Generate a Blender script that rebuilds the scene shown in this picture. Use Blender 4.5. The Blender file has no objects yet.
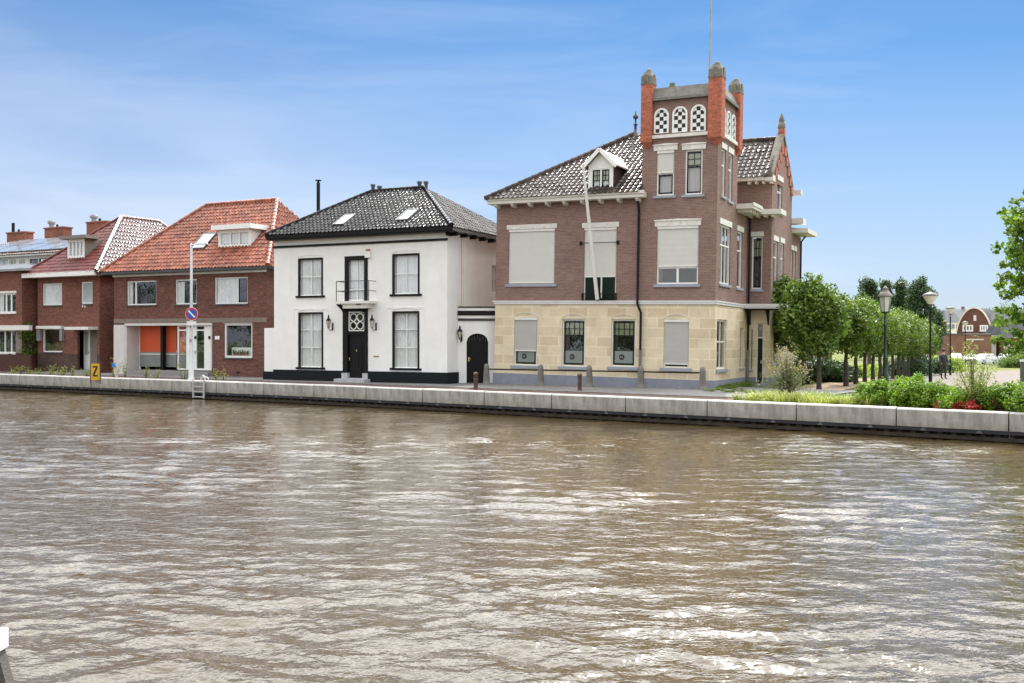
import bpy, bmesh, math, random
import numpy as np
from mathutils import Vector, Matrix
R = math.radians
random.seed(7); rng = np.random.default_rng(7)
S = bpy.context.scene
COL = S.collection
F = 1011.0; CX = 512.0; HY = 335.0; CAMZ = 3.1; PAVE = 0.86; QZ = 0.90

# ------------------------------------------------------------------ scene graph helpers
def tag(o, label=None, cat=None, group=None, kind=None):
    if label: o['label'] = label
    if cat: o['category'] = cat
    if group: o['group'] = group
    if kind: o['kind'] = kind
    return o
def empty(name, mat4, label=None, cat=None, group=None):
    o = bpy.data.objects.new(name, None); COL.objects.link(o)
    o.matrix_world = mat4; o.empty_display_size = .3
    return tag(o, label, cat, group)
def at_loc(x, y, z, rz=0): return Matrix.Translation((x, y, z)) @ Matrix.Rotation(rz, 4, 'Z')
def copy_tree(o, parent=None):
    c = o.copy(); COL.objects.link(c)
    if parent: c.parent = parent
    for ch in [q for q in bpy.data.objects if q.parent == o]: copy_tree(ch, c)
    return c
def link(name, me, parent=None):
    o = bpy.data.objects.new(name, me); COL.objects.link(o)
    if parent is not None: o.parent = parent
    return o
def at_px(px, py, d):                       # a point d metres ahead, seen at a place of the photo
    return Vector(((px-CX)/F*d, d, CAMZ+(HY-py)/F*d))

class MB:
    """collects faces of one part"""
    def __init__(s): s.v=[]; s.f=[]; s.m=[]; s.sm=[]
    def add(s, vs, fs, m=0, smooth=False):
        b=len(s.v); s.v += [tuple(p) for p in vs]
        for f in fs: s.f.append([b+i for i in f]); s.m.append(m); s.sm.append(smooth)
    def quad(s, a,b,c,d, m=0): s.add([a,b,c,d],[[0,1,2,3]],m)
    def poly(s, pts, m=0): s.add(pts,[list(range(len(pts)))],m)
    def box(s, x0,x1,y0,y1,z0,z1, m=0):
        vs=[(x,y,z) for z in (z0,z1) for y in (y0,y1) for x in (x0,x1)]
        s.add(vs,[[0,2,3,1],[4,5,7,6],[0,1,5,4],[2,6,7,3],[0,4,6,2],[1,3,7,5]],m)
    def hexa(s, b4, t4, m=0):              # any 4 bottom corners, 4 top corners (ccw)
        s.add(list(b4)+list(t4),[[3,2,1,0],[4,5,6,7],[0,1,5,4],[1,2,6,5],[2,3,7,6],[3,0,4,7]],m)
    def prism(s, pts, vec, m=0):           # planar polygon pushed along vec
        n=len(pts); vec=Vector(vec); p2=[Vector(p)+vec for p in pts]
        fs=[list(range(n))[::-1], list(range(n,2*n))]+[[i,(i+1)%n,n+(i+1)%n,n+i] for i in range(n)]
        s.add([Vector(p) for p in pts]+p2, fs, m)
    def bar(s, a,b,w,h,m=0,up=(0,0,1)):
        a=Vector(a); b=Vector(b); d=(b-a).normalized(); up=Vector(up)
        if abs(d.dot(up))>.98: up=Vector((0,1,0))
        x=d.cross(up).normalized(); y=x.cross(d).normalized()
        c=[(-x*w-y*h)/2,(x*w-y*h)/2,(x*w+y*h)/2,(-x*w+y*h)/2]
        s.hexa([a+q for q in c],[b+q for q in c],m)
    def tube(s, pts, rad, n=8, m=0, cap=True, smooth=True):
        pts=[Vector(p) for p in pts]; k=len(pts)
        if not isinstance(rad,(list,tuple)): rad=[rad]*k
        vs=[]; fs=[]; ref=None
        for i,p in enumerate(pts):
            d=(pts[min(i+1,k-1)]-pts[max(i-1,0)]).normalized()
            if ref is None: ref=Vector((1,0,0)) if abs(d.x)<.9 else Vector((0,1,0))
            x=(ref-d*ref.dot(d)).normalized(); y=d.cross(x); ref=x
            for j in range(n):
                t=2*math.pi*j/n; vs.append(p+(x*math.cos(t)+y*math.sin(t))*rad[i])
        for i in range(k-1):
            for j in range(n): fs.append([i*n+j,i*n+(j+1)%n,(i+1)*n+(j+1)%n,(i+1)*n+j])
        s.add(vs,fs,m,smooth)
        if cap: s.add(vs[:n],[list(range(n))[::-1]],m); s.add(vs[-n:],[list(range(n))],m)
    def lathe(s, x,y,prof,n=12,m=0,smooth=True):   # prof: (radius, z)
        vs=[];fs=[]
        for r,z in prof:
            for j in range(n):
                t=2*math.pi*j/n; vs.append((x+r*math.cos(t),y+r*math.sin(t),z))
        for i in range(len(prof)-1):
            for j in range(n): fs.append([i*n+j,i*n+(j+1)%n,(i+1)*n+(j+1)%n,(i+1)*n+j])
        s.add(vs,fs,m,smooth); k=len(prof)-1
        s.add(vs[:n],[list(range(n))[::-1]],m); s.add(vs[k*n:],[list(range(n))],m)
    def build(s, name, mats, parent=None):
        me=bpy.data.meshes.new(name); me.from_pydata(s.v,[],s.f)
        if not isinstance(mats,(list,tuple)): mats=[mats]
        for q in mats: me.materials.append(q)
        me.polygons.foreach_set('material_index', s.m); me.polygons.foreach_set('use_smooth', s.sm)
        me.update()
        return link(name, me, parent)

# ------------------------------------------------------------------ materials
MATS={}
class NT:
    def __init__(s, name):
        s.mat=bpy.data.materials.new(name); s.mat.use_nodes=True; s.t=s.mat.node_tree; s.t.nodes.clear()
        s.out=s.n('ShaderNodeOutputMaterial'); s.b=s.n('ShaderNodeBsdfPrincipled'); s.l(s.b.outputs[0], s.out.inputs[0])
    def n(s,k,**kw):
        q=s.t.nodes.new(k)
        for a,v in kw.items(): setattr(q,a,v)
        return q
    def l(s,a,b): s.t.links.new(a,b)
    def coord(s, scale=(1,1,1)):
        tc=s.n('ShaderNodeTexCoord'); mp=s.n('ShaderNodeMapping'); mp.inputs['Scale'].default_value=scale
        s.l(tc.outputs['Object'], mp.inputs[0]); return mp.outputs[0]
    def noise(s, vec, scale, detail=4, rough=.6):
        q=s.n('ShaderNodeTexNoise'); q.inputs['Scale'].default_value=scale; q.inputs['Detail'].default_value=detail; q.inputs['Roughness'].default_value=rough
        if vec is not None: s.l(vec,q.inputs['Vector'])
        return q.outputs[0]
    def ramp(s, fac, stops):
        q=s.n('ShaderNodeValToRGB'); e=q.color_ramp.elements
        while len(e)<len(stops): e.new(.5)
        for i,(p,c) in enumerate(stops):
            e[i].position=p; e[i].color=(c,c,c,1) if isinstance(c,(int,float)) else (*c,1)
        s.l(fac,q.inputs[0]); return q.outputs[0]
    def mix(s, fac, a, b, mode='MIX'):
        q=s.n('ShaderNodeMix',data_type='RGBA',blend_type=mode)
        for sock,v in ((q.inputs[0],fac),(q.inputs[6],a),(q.inputs[7],b)):
            if hasattr(v,'links'): s.l(v,sock)
            elif isinstance(v,(int,float)): sock.default_value=v if sock==q.inputs[0] else (v,v,v,1)
            else: sock.default_value=(*v,1)
        return q.outputs[2]
    def bump(s, h, dist=.01, strength=1):
        q=s.n('ShaderNodeBump'); q.inputs['Distance'].default_value=dist; q.inputs['Strength'].default_value=strength
        s.l(h,q.inputs['Height']); s.l(q.outputs[0],s.b.inputs['Normal'])
    def col(s,c):
        if hasattr(c,'links'): s.l(c,s.b.inputs['Base Color'])
        else: s.b.inputs['Base Color'].default_value=(*c,1)
    def rough(s,v,spec=None,metal=None):
        s.b.inputs['Roughness'].default_value=v
        if spec is not None: s.b.inputs['Specular IOR Level'].default_value=spec
        if metal is not None: s.b.inputs['Metallic'].default_value=metal

def plain(name,c,rough=.6,var=.12,scale=3.0,bump=.0,spec=.4,metal=0,grain=.05):
    if name in MATS: return MATS[name]
    t=NT(name); v=t.coord()
    a=t.noise(v,scale,5); g=t.noise(v,scale*14,3)
    f=t.ramp(a,[(.3,1-var),(.7,1+var)]); f2=t.ramp(g,[(.3,1-grain),(.7,1+grain)])
    t.col(t.mix(1,t.mix(1,c,f,'MULTIPLY'),f2,'MULTIPLY')); t.rough(rough,spec,metal)
    if bump: t.bump(g,bump)
    MATS[name]=t.mat; return t.mat
def wallvec(t):                              # texture space for upright walls: along the wall, height
    tc=t.n('ShaderNodeTexCoord'); sp=t.n('ShaderNodeSeparateXYZ'); t.l(tc.outputs['Object'],sp.inputs[0])
    ad=t.n('ShaderNodeMath',operation='ADD'); t.l(sp.outputs[0],ad.inputs[0]); t.l(sp.outputs[1],ad.inputs[1])
    cb=t.n('ShaderNodeCombineXYZ'); t.l(ad.outputs[0],cb.inputs[0]); t.l(sp.outputs[2],cb.inputs[1])
    return cb.outputs[0], tc.outputs['Object']
def brick(name,c1,c2,mortar,w=.22,h=.066,ms=.008,var=.22,rough=.85,stain=.16):
    t=NT(name); v,o=wallvec(t)
    b=t.n('ShaderNodeTexBrick'); t.l(v,b.inputs['Vector'])
    for k,val in (('Color1',(*c1,1)),('Color2',(*c2,1)),('Mortar',(*mortar,1)),('Scale',1.0),('Mortar Size',ms),('Mortar Smooth',.15),('Bias',0.0),('Brick Width',w),('Row Height',h)): b.inputs[k].default_value=val
    n1=t.ramp(t.noise(v,.6,6),[(.3,1-stain),(.7,1+stain)]); n2=t.ramp(t.noise(v,9,3),[(.3,1-var),(.7,1+var)])
    mp=t.n('ShaderNodeMapping'); mp.inputs['Scale'].default_value=(1/.22,1/.066,1); t.l(v,mp.inputs[0])
    wn=t.n('ShaderNodeTexWhiteNoise',noise_dimensions='2D'); fl=t.n('ShaderNodeVectorMath',operation='FLOOR'); t.l(mp.outputs[0],fl.inputs[0]); t.l(fl.outputs[0],wn.inputs['Vector'])
    n3=t.ramp(wn.outputs[0],[(0,1-var),(1,1+var)])
    t.col(t.mix(1,t.mix(1,t.mix(.8,b.outputs[0],n3,'MULTIPLY'),n1,'MULTIPLY'),n2,'MULTIPLY')); t.rough(rough,.25)
    t.bump(b.outputs[1],.006,-.6)
    MATS[name]=t.mat; return t.mat

BRICK_M=brick('mansion_brick',(.245,.143,.120),(.180,.103,.090),(.29,.225,.195),var=.08,stain=.10)
BRICK_R=brick('red_brown_brick',(.185,.070,.052),(.115,.046,.038),(.15,.10,.085))
BRICK_R2=brick('red_brick',(.22,.078,.054),(.15,.054,.039),(.16,.10,.08))
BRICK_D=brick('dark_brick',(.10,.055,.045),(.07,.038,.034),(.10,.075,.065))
BRICK_T=brick('orange_red_brick',(.44,.125,.075),(.36,.10,.06),(.36,.17,.12),stain=.1)
BRICK_C=brick('chimney_brick',(.30,.095,.06),(.20,.07,.05),(.2,.13,.1))
BRICK_G=brick('park_wall_brick',(.26,.12,.085),(.19,.085,.062),(.24,.17,.13))
def ashlar():
    t=NT('cream_ashlar'); v,o=wallvec(t)
    b=t.n('ShaderNodeTexBrick'); t.l(v,b.inputs['Vector'])
    for k,val in (('Color1',(.72,.615,.445,1)),('Color2',(.56,.44,.295,1)),('Mortar',(.74,.65,.49,1)),('Scale',1.0),('Mortar Size',.028),('Mortar Smooth',.3),('Bias',-.15),('Brick Width',.92),('Row Height',.43)): b.inputs[k].default_value=val
    n1=t.ramp(t.noise(v,1.1,6),[(.3,.86),(.7,1.1)]); n2=t.ramp(t.noise(v,12,5,.7),[(.3,.92),(.7,1.07)])
    t.col(t.mix(1,t.mix(1,b.outputs[0],n1,'MULTIPLY'),n2,'MULTIPLY')); t.rough(.85,.2); t.bump(b.outputs[1],.01,-.5)
    return t.mat
STONE=ashlar()
def render_wall(name,c,dirt=.1):
    t=NT(name); v,o=wallvec(t)
    mp=t.n('ShaderNodeMapping'); mp.inputs['Scale'].default_value=(2.2,.25,1); t.l(v,mp.inputs[0])
    st=t.ramp(t.noise(mp.outputs[0],1.2,6),[(.35,1-dirt),(.62,1.02)]); n2=t.ramp(t.noise(v,1.3,5),[(.3,.95),(.7,1.03)])
    t.col(t.mix(1,t.mix(1,c,st,'MULTIPLY'),n2,'MULTIPLY')); t.rough(.8,.25); t.bump(t.noise(v,40,3),.003)
    MATS[name]=t.mat; return t.mat
PLASTER=render_wall('white_plaster',(.83,.83,.82),.025)
PLASTER_C=render_wall('cream_plaster',(.90,.88,.82),.05)
PLASTER_G=render_wall('grey_white_plaster',(.62,.60,.58),.08)
BLACK=plain('black_gloss_paint',(.010,.010,.011),.4,.1,spec=.15)
BLACKP=plain('black_plinth',(.012,.014,.017),.7,.15,spec=.12)
WHITE=plain('white_paint',(.80,.80,.78),.4,.04,5)
WHITED=plain('weathered_white_paint',(.70,.69,.66),.5,.08,4)
CREAM=plain('cream_paint',(.68,.655,.60),.5,.06,4)
LINTEL=plain('pale_lintel_stone',(.68,.66,.62),.8,.16,6,.004)
BLUEST=plain('blue_grey_stone',(.23,.25,.30),.7,.12,3,.003)
BLUESILL=plain('blue_grey_sill',(.30,.32,.37),.6,.08,3)
GREYST=plain('grey_weathered_stone',(.185,.17,.14),.9,.3,4,.01)
BAND=plain('white_band_stone',(.72,.72,.74),.6,.06,3)
GREEN=plain('dark_green_paint',(.008,.020,.014),.45,.15,spec=.15)
LGREEN=plain('lamp_green_paint',(.018,.045,.035),.4,.2)
IRON=plain('black_iron',(.012,.012,.013),.5,.2,spec=.15)
ZINC=plain('zinc_sheet',(.28,.29,.30),.45,.15,2,metal=.3)
GUTTER=plain('dark_zinc_gutter',(.075,.082,.088),.45,.2,2)
BLIND=plain('screen_blind',(.58,.57,.54),.7,.03,2)
BLINDG=plain('grey_blind',(.42,.405,.39),.7,.04,2)
CURT=plain('net_curtain',(.85,.86,.87),.8,.05,3)
ORANGE=plain('orange_panel',(.62,.095,.035),.55,.04,2)
GREYP=plain('grey_panel',(.23,.24,.24),.6,.08,3)
SLATEB=plain('grey_boarding',(.20,.175,.155),.7,.14,5)
BROWNB=plain('brown_cheek',(.085,.062,.052),.7,.2,5)
CHK_B=plain('checker_black',(.012,.012,.012),.5,.1)
COPPER=plain('pinkish_zinc',(.50,.42,.37),.5,.1,3)
STEEL=plain('galvanised_steel',(.52,.54,.55),.42,.08,3,metal=.35)
FROST=plain('frosted_film',(.20,.23,.215),.4,.06,3)
BOUND=plain('bound_timber',(.065,.022,.016),.75,.25,4)
TWOOD=plain('weathered_timber',(.10,.09,.08),.9,.35,3,.01)
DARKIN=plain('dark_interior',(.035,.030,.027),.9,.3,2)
LEAD=plain('leaded_glass_bars',(.24,.25,.14),.4,.2,5)
def glass(name='window_glass',tint=(.93,.95,.95),opac=.0):
    t=NT(name); t.t.nodes.remove(t.b)
    tr=t.n('ShaderNodeBsdfTransparent'); tr.inputs[0].default_value=(*tint,1)
    gl=t.n('ShaderNodeBsdfGlossy'); gl.inputs['Roughness'].default_value=.015; gl.inputs[0].default_value=(.95,.97,1,1)
    lw=t.n('ShaderNodeLayerWeight'); lw.inputs[0].default_value=.5; pw=t.n('ShaderNodeMath',operation='POWER'); t.l(lw.outputs['Facing'],pw.inputs[0]); pw.inputs[1].default_value=3.5; fr=t.n('ShaderNodeMath',operation='MULTIPLY_ADD'); t.l(pw.outputs[0],fr.inputs[0]); fr.inputs[1].default_value=.88; fr.inputs[2].default_value=.10
    nz=t.noise(t.coord(),1.5,2); bp=t.n('ShaderNodeBump'); bp.inputs['Distance'].default_value=.006; t.l(nz,bp.inputs['Height']); t.l(bp.outputs[0],gl.inputs['Normal'])
    mx=t.n('ShaderNodeMixShader'); t.l(fr.outputs[0],mx.inputs[0]); t.l(tr.outputs[0],mx.inputs[1]); t.l(gl.outputs[0],mx.inputs[2]); t.l(mx.outputs[0],t.out.inputs[0])
    return t.mat
GLASS=glass(); SKYGLASS=None
def mirror_glass(name,c,r=.03):
    t=NT(name); t.col(c); t.rough(r,1.0); t.b.inputs['IOR'].default_value=1.9; return t.mat
SKYGLASS=mirror_glass('skylight_glass',(.42,.46,.50)); PVGLASS=mirror_glass('solar_panel_glass',(.20,.215,.24),.12); CARGLASS=mirror_glass('car_glass',(.02,.022,.025))
def tile_mat(name,c1,c2,moss=None,rough=.32,spec=.5,coat=.0):
    t=NT(name); o=t.coord(); g=t.n('ShaderNodeNewGeometry')
    a=t.mix(g.outputs['Random Per Island'],c1,c2)
    big=t.ramp(t.noise(o,.55,6,.65),[(.35,.72),(.65,1.15)])
    a=t.mix(1,a,big,'MULTIPLY')
    if moss: a=t.mix(t.ramp(t.noise(o,1.1,7,.75),[(.52,0),(.72,.75)]),a,moss)
    t.col(a); t.rough(rough,spec); t.b.inputs['Coat Weight'].default_value=coat; t.b.inputs['Coat Roughness'].default_value=.12
    t.bump(t.noise(o,30,3),.003); return t.mat
TILE_W=tile_mat('glazed_black_tile',(.016,.015,.016),(.030,.028,.027),None,.13,.09,.0)
TILE_M=tile_mat('grey_brown_tile',(.050,.041,.038),(.095,.076,.068),(.12,.10,.085),.16,.05,.0)
TILE_O=tile_mat('orange_red_tile',(.36,.115,.062),(.18,.056,.036),(.08,.045,.032),.40,.22,.0)
TILE_P=tile_mat('dark_red_tile',(.155,.036,.032),(.12,.030,.028),(.075,.035,.03),.45,.2,.0)
TILE_G=tile_mat('grey_slate_tile',(.11,.115,.125),(.075,.08,.085),None,.8,.08)
def leaf_mat(name,c1,c2,trans=.35):
    t=NT(name); g=t.n('ShaderNodeNewGeometry'); o=t.coord()
    a=t.mix(g.outputs['Random Per Island'],c1,c2)
    a=t.mix(1,a,t.ramp(t.noise(o,.9,3),[(.35,.75),(.65,1.2)]),'MULTIPLY')
    t.col(a); t.rough(.45,.35)
    tl=t.n('ShaderNodeBsdfTranslucent'); t.l(t.mix(1,a,(1.5,1.75,.6),'MULTIPLY'),tl.inputs[0])
    mx=t.n('ShaderNodeMixShader'); mx.inputs[0].default_value=trans
    t.l(t.b.outputs[0],mx.inputs[1]); t.l(tl.outputs[0],mx.inputs[2]); t.l(mx.outputs[0],t.out.inputs[0]); return t.mat
LIME=leaf_mat('lime_leaf',(.030,.070,.018),(.175,.25,.036),.3)
LIME2=leaf_mat('lime_leaf_bright',(.040,.090,.018),(.165,.222,.030),.33)
DARKL=leaf_mat('dark_leaf',(.028,.062,.024),(.05,.095,.03),.25)
MAPLE=leaf_mat('maple_leaf',(.045,.10,.02),(.20,.27,.04),.42)
BUSHL=leaf_mat('shrub_leaf',(.065,.145,.015),(.23,.33,.032),.38)
VARIEG=leaf_mat('variegated_blade',(.47,.45,.18),(.15,.21,.045),.25)
SILVER=leaf_mat('grey_green_leaf',(.13,.16,.085),(.19,.19,.12),.3)
PINKL=leaf_mat('pale_pink_plume',(.42,.32,.26),(.30,.25,.18),.3)
REDL=leaf_mat('red_leaf',(.46,.05,.04),(.26,.03,.03),.3)
WEEDL=leaf_mat('weed_leaf',(.17,.23,.06),(.34,.34,.13),.35)
GRASSL=leaf_mat('grass_blade',(.10,.17,.03),(.16,.20,.05),.3)
HEDGEL=leaf_mat('vine_leaf',(.17,.25,.035),(.27,.31,.06),.4)
BARK=plain('bark',(.060,.050,.042),.9,.35,5,.02)
STEM=plain('brown_stem',(.10,.075,.05),.8,.3,5)

# ------------------------------------------------------------------ building frames
class Bld:
    def __init__(s,name,loc,rz,label,cat,lean=0.0,pivot=None,group=None):
        M=at_loc(*loc,rz)
        if lean:
            P=Matrix.Translation(pivot); M=P@Matrix.Rotation(lean,4,'Y')@P.inverted()@M
        s.M=M; s.Mi=M.inverted(); s.o=empty(name,M,label,cat,group); s.open={}
    def ray(s,px,py):
        o=s.Mi@Vector((0,0,CAMZ)); d=s.Mi.to_3x3()@Vector(((px-CX)/F,1,(HY-py)/F)); return o,d
    def fr(s,px,py,y=0.0):                    # front plane -> (x,z)
        o,d=s.ray(px,py); t=(y-o.y)/d.y; p=o+d*t; return p.x,p.z
    def sd(s,px,py,x):                        # side plane -> (y,z)
        o,d=s.ray(px,py); t=(x-o.x)/d.x; p=o+d*t; return p.y,p.z
    def frect(s,x0,x1,y0,y1,y=0.0):
        m=(x0+x1)/2; c=(y0+y1)/2
        return s.fr(x0,c,y)[0],s.fr(x1,c,y)[0],s.fr(m,y1,y)[1],s.fr(m,y0,y)[1]
    def srect(s,x0,x1,y0,y1,x):
        m=(x0+x1)/2; c=(y0+y1)/2
        return s.sd(x0,c,x)[0],s.sd(x1,c,x)[0],s.sd(m,y1,x)[1],s.sd(m,y0,x)[1]
def FP(y0=0.0):  return lambda a,b,d: (a,y0+d,b)      # front plane: a along x, d inwards
def SP(x0):      return lambda a,b,d: (x0-d,a,b)      # right-hand side plane: a along y
def pbox(mb,mp,a0,a1,b0,b1,d0,d1,m=0):
    p=[mp(a,b,d) for a in (a0,a1) for b in (b0,b1) for d in (d0,d1)]
    xs=[q[0] for q in p]; ys=[q[1] for q in p]; zs=[q[2] for q in p]
    mb.box(min(xs),max(xs),min(ys),max(ys),min(zs),max(zs),m)
def wall(mb,mp,A0,A1,B0,B1,opens=(),m=0,rev=.16,mr=None):
    mr=m if mr is None else mr
    ops=[(max(a,A0),min(b,A1),max(c,B0),min(d,B1)) for a,b,c,d in opens]
    ops=[q for q in ops if q[1]-q[0]>.01 and q[3]-q[2]>.01]
    As=sorted({A0,A1,*[q[0] for q in ops],*[q[1] for q in ops]}); Bs=sorted({B0,B1,*[q[2] for q in ops],*[q[3] for q in ops]})
    for i in range(len(As)-1):
        for j in range(len(Bs)-1):
            a=(As[i]+As[i+1])/2; b=(Bs[j]+Bs[j+1])/2
            if any(q[0]<a<q[1] and q[2]<b<q[3] for q in ops): continue
            mb.quad(mp(As[i],Bs[j],0),mp(As[i+1],Bs[j],0),mp(As[i+1],Bs[j+1],0),mp(As[i],Bs[j+1],0),m)
    for (a0,a1,b0,b1),raw in zip(ops,ops):
        if a0>A0: mb.quad(mp(a0,b0,0),mp(a0,b1,0),mp(a0,b1,rev),mp(a0,b0,rev),mr)
        if a1<A1: mb.quad(mp(a1,b0,0),mp(a1,b0,rev),mp(a1,b1,rev),mp(a1,b1,0),mr)
        if b0>B0: mb.quad(mp(a0,b0,0),mp(a0,b0,rev),mp(a1,b0,rev),mp(a1,b0,0),mr)
        if b1<B1: mb.quad(mp(a0,b1,0),mp(a1,b1,0),mp(a1,b1,rev),mp(a0,b1,rev),mr)
def curtain_mesh(mb,mp,a0,a1,b0,b1,d,amp=.03,wl=.16,gap=False):
    n=max(8,int((a1-a0)/.02)); ph=random.random()*6; top=[];bot=[]
    for i in range(n+1):
        a=a0+(a1-a0)*i/n
        w=amp*(math.sin(2*math.pi*a/wl+ph)+.5*math.sin(2*math.pi*a/(wl*.37)+ph*2))
        top.append(mp(a,b1,d+w*.7)); bot.append(mp(a+.01*math.sin(a*9),b0,d+w))
    mb.add(bot+top,[[i,i+1,n+2+i,n+1+i] for i in range(n)],0,True)
def window(par,mp,rect,fw=.07,frame=None,vs=(),hs=(),bw=.045,rec=.09,blind=0,blindm=None,curt=0,pane=None,sill=None,sillh=.07,sillo=.06,lintel=None,sash=None,
           back=True,leaded=None,film=None,name='window',surround=None,curtrect=None,logo=False,lh=.12,handle=False):
    """a window in the opening rect=(a0,a1,b0,b1): frame mesh > pane, blind, curtain, sill, lintel"""
    a0,a1,b0,b1=rect; frame=frame or WHITE
    mb=MB()
    pbox(mb,mp,a0,a0+fw,b0,b1,rec-.03,rec+.05); pbox(mb,mp,a1-fw,a1,b0,b1,rec-.03,rec+.05)
    pbox(mb,mp,a0+fw,a1-fw,b0,b0+fw,rec-.032,rec+.048); pbox(mb,mp,a0+fw,a1-fw,b1-fw,b1,rec-.032,rec+.048)
    for v in vs: c=a0+(a1-a0)*v; pbox(mb,mp,c-bw/2,c+bw/2,b0+fw,b1-fw,rec-.015,rec+.04)
    for h in hs: c=b0+(b1-b0)*h; pbox(mb,mp,a0+fw,a1-fw,c-bw/2,c+bw/2,rec-.018,rec+.038)
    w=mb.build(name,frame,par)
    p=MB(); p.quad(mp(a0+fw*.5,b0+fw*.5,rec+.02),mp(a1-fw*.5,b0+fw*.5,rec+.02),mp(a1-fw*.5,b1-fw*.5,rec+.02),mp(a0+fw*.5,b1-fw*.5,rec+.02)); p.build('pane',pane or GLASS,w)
    if sash:                                     # darker inner sash (a0,a1,b0,b1 fractions)
        sm,rects=sash; q=MB()
        for (u0,u1,v0,v1) in rects:
            A0=a0+(a1-a0)*u0;A1=a0+(a1-a0)*u1;B0=b0+(b1-b0)*v0;B1=b0+(b1-b0)*v1;t=.045
            for bx in ((A0,A0+t,B0,B1),(A1-t,A1,B0,B1),(A0+t,A1-t,B0,B0+t),(A0+t,A1-t,B1-t,B1)): pbox(q,mp,*bx,rec-.012,rec+.05)
        q.build('sash',sm,w)
    if leaded:                                   # leaded top light: rect fractions v0..v1, columns, rows
        v0,v1,nc,nr=leaded; q=MB(); B0=b0+(b1-b0)*v0;B1=b0+(b1-b0)*v1
        pbox(q,mp,a0+fw,a1-fw,B0,B1,rec+.03,rec+.045,1)
        for i in range(1,nc): c=a0+fw+(a1-a0-2*fw)*i/nc; pbox(q,mp,c-.014,c+.014,B0,B1,rec+.004,rec+.029)
        for i in range(nr+1): c=B0+(B1-B0)*i/nr; pbox(q,mp,a0+fw,a1-fw,c-.014,c+.014,rec+.002,rec+.027)
        q.build('leaded_light',[IRON,LEAD],w)
    if blind:
        q=MB(); B0=b1-(b1-b0)*blind; n=14
        for i in range(n):
            z0=B0+.04+(b1-.04-B0)*i/n; z1=B0+.04+(b1-.04-B0)*(i+1)/n
            d0=rec-.052+.002*(i%2); d1=rec-.052+.002*((i+1)%2)
            q.quad(mp(a0+fw*.6,z0,d0),mp(a1-fw*.6,z0,d0),mp(a1-fw*.6,z1,d1),mp(a0+fw*.6,z1,d1))
        bo=q.build('blind',blindm or BLIND,w)
        q=MB(); pbox(q,mp,a0+fw*.5,a1-fw*.5,B0,B0+.045,rec-.075,rec-.045); q.build('bottom_rail',WHITED,w)
        q=MB(); pbox(q,mp,a0+.01,a1-.01,b1-.11,b1-.005,rec-.10,rec-.034); q.build('blind_box',WHITED,w)
    if curt:
        q=MB(); c=curtrect or (0,1,0,1); A0=a0+(a1-a0)*c[0];A1=a0+(a1-a0)*c[1];B0=b0+(b1-b0)*c[2];B1=b0+(b1-b0)*c[3]
        curtain_mesh(q,mp,A0,A1,B0,B1,rec+.085); q.build('curtain',CURT if curt==1 else curt,w)
    if film:
        q=MB(); B0=b0+(b1-b0)*film[0];B1=b0+(b1-b0)*film[1]; pbox(q,mp,a0+fw+.03,a1-fw-.03,B0,B1,rec+.004,rec+.012)
        fo=q.build('frosted_film',FROST,w)
        if logo:
            q=MB(); cxp=a0+(a1-a0)*.42; cz=(B0+B1)/2; r=.125
            q.add([mp(cxp+r*math.cos(t*math.pi/10),cz+r*math.sin(t*math.pi/10),rec+.001) for t in range(20)],[list(range(20))])
            lo=q.build('round_emblem',CHK_B,w)
            q=MB(); 
            for k in range(5): pbox(q,mp,cxp+.17+k*.055,cxp+.205+k*.055,cz-.025-(.02 if k==3 else 0),cz+.03+(.02 if k in(0,4) else 0),rec-.001,rec+.003)
            pbox(q,mp,cxp-.07,cxp-.035,cz-.04,cz+.045,rec-.004,rec); pbox(q,mp,cxp-.01,cxp+.06,cz+.01,cz+.04,rec-.004,rec); pbox(q,mp,cxp-.01,cxp+.06,cz-.045,cz-.015,rec-.004,rec)
            q.build('emblem_lettering',FROST if False else GREYP,w)
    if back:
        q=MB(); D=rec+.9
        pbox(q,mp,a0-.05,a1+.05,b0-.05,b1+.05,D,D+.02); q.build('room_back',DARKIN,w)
    if sill:
        q=MB(); pbox(q,mp,a0-sillo,a1+sillo,b0-sillh,b0-.002,-.07,rec-.035); q.build('sill',sill,w)
    if lintel:
        q=MB(); lm,ex,lh2=lintel
        if lh2>.26:
            pts=[mp(a0-ex,b1+.003,-.03),mp(a1+ex,b1+.003,-.03),mp(a1+ex,b1+lh2,-.03),mp((a0+a1)/2,b1+lh2*1.12,-.03),mp(a0-ex,b1+lh2,-.03)]
            v=Vector(mp(0,0,.05))-Vector(mp(0,0,-.03)); q.prism(pts,v)
            pbox(q,mp,a0-ex-.03,a1+ex+.03,b1+lh2*.82,b1+lh2*.98,-.06,-.028)
        else: pbox(q,mp,a0-ex,a1+ex,b1+.003,b1+lh2,-.035,.05)
        q.build('lintel',lm,w)
    if surround:
        q=MB(); sm,sw=surround
        pbox(q,mp,a0-.003,a0+sw,b0,b1,-.02,rec-.035); pbox(q,mp,a1-sw,a1+.003,b0,b1,-.02,rec-.035); pbox(q,mp,a0+sw,a1-sw,b1-sw,b1+.003,-.02,rec-.035)
        q.build('outer_frame',sm,w)
    return w

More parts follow.
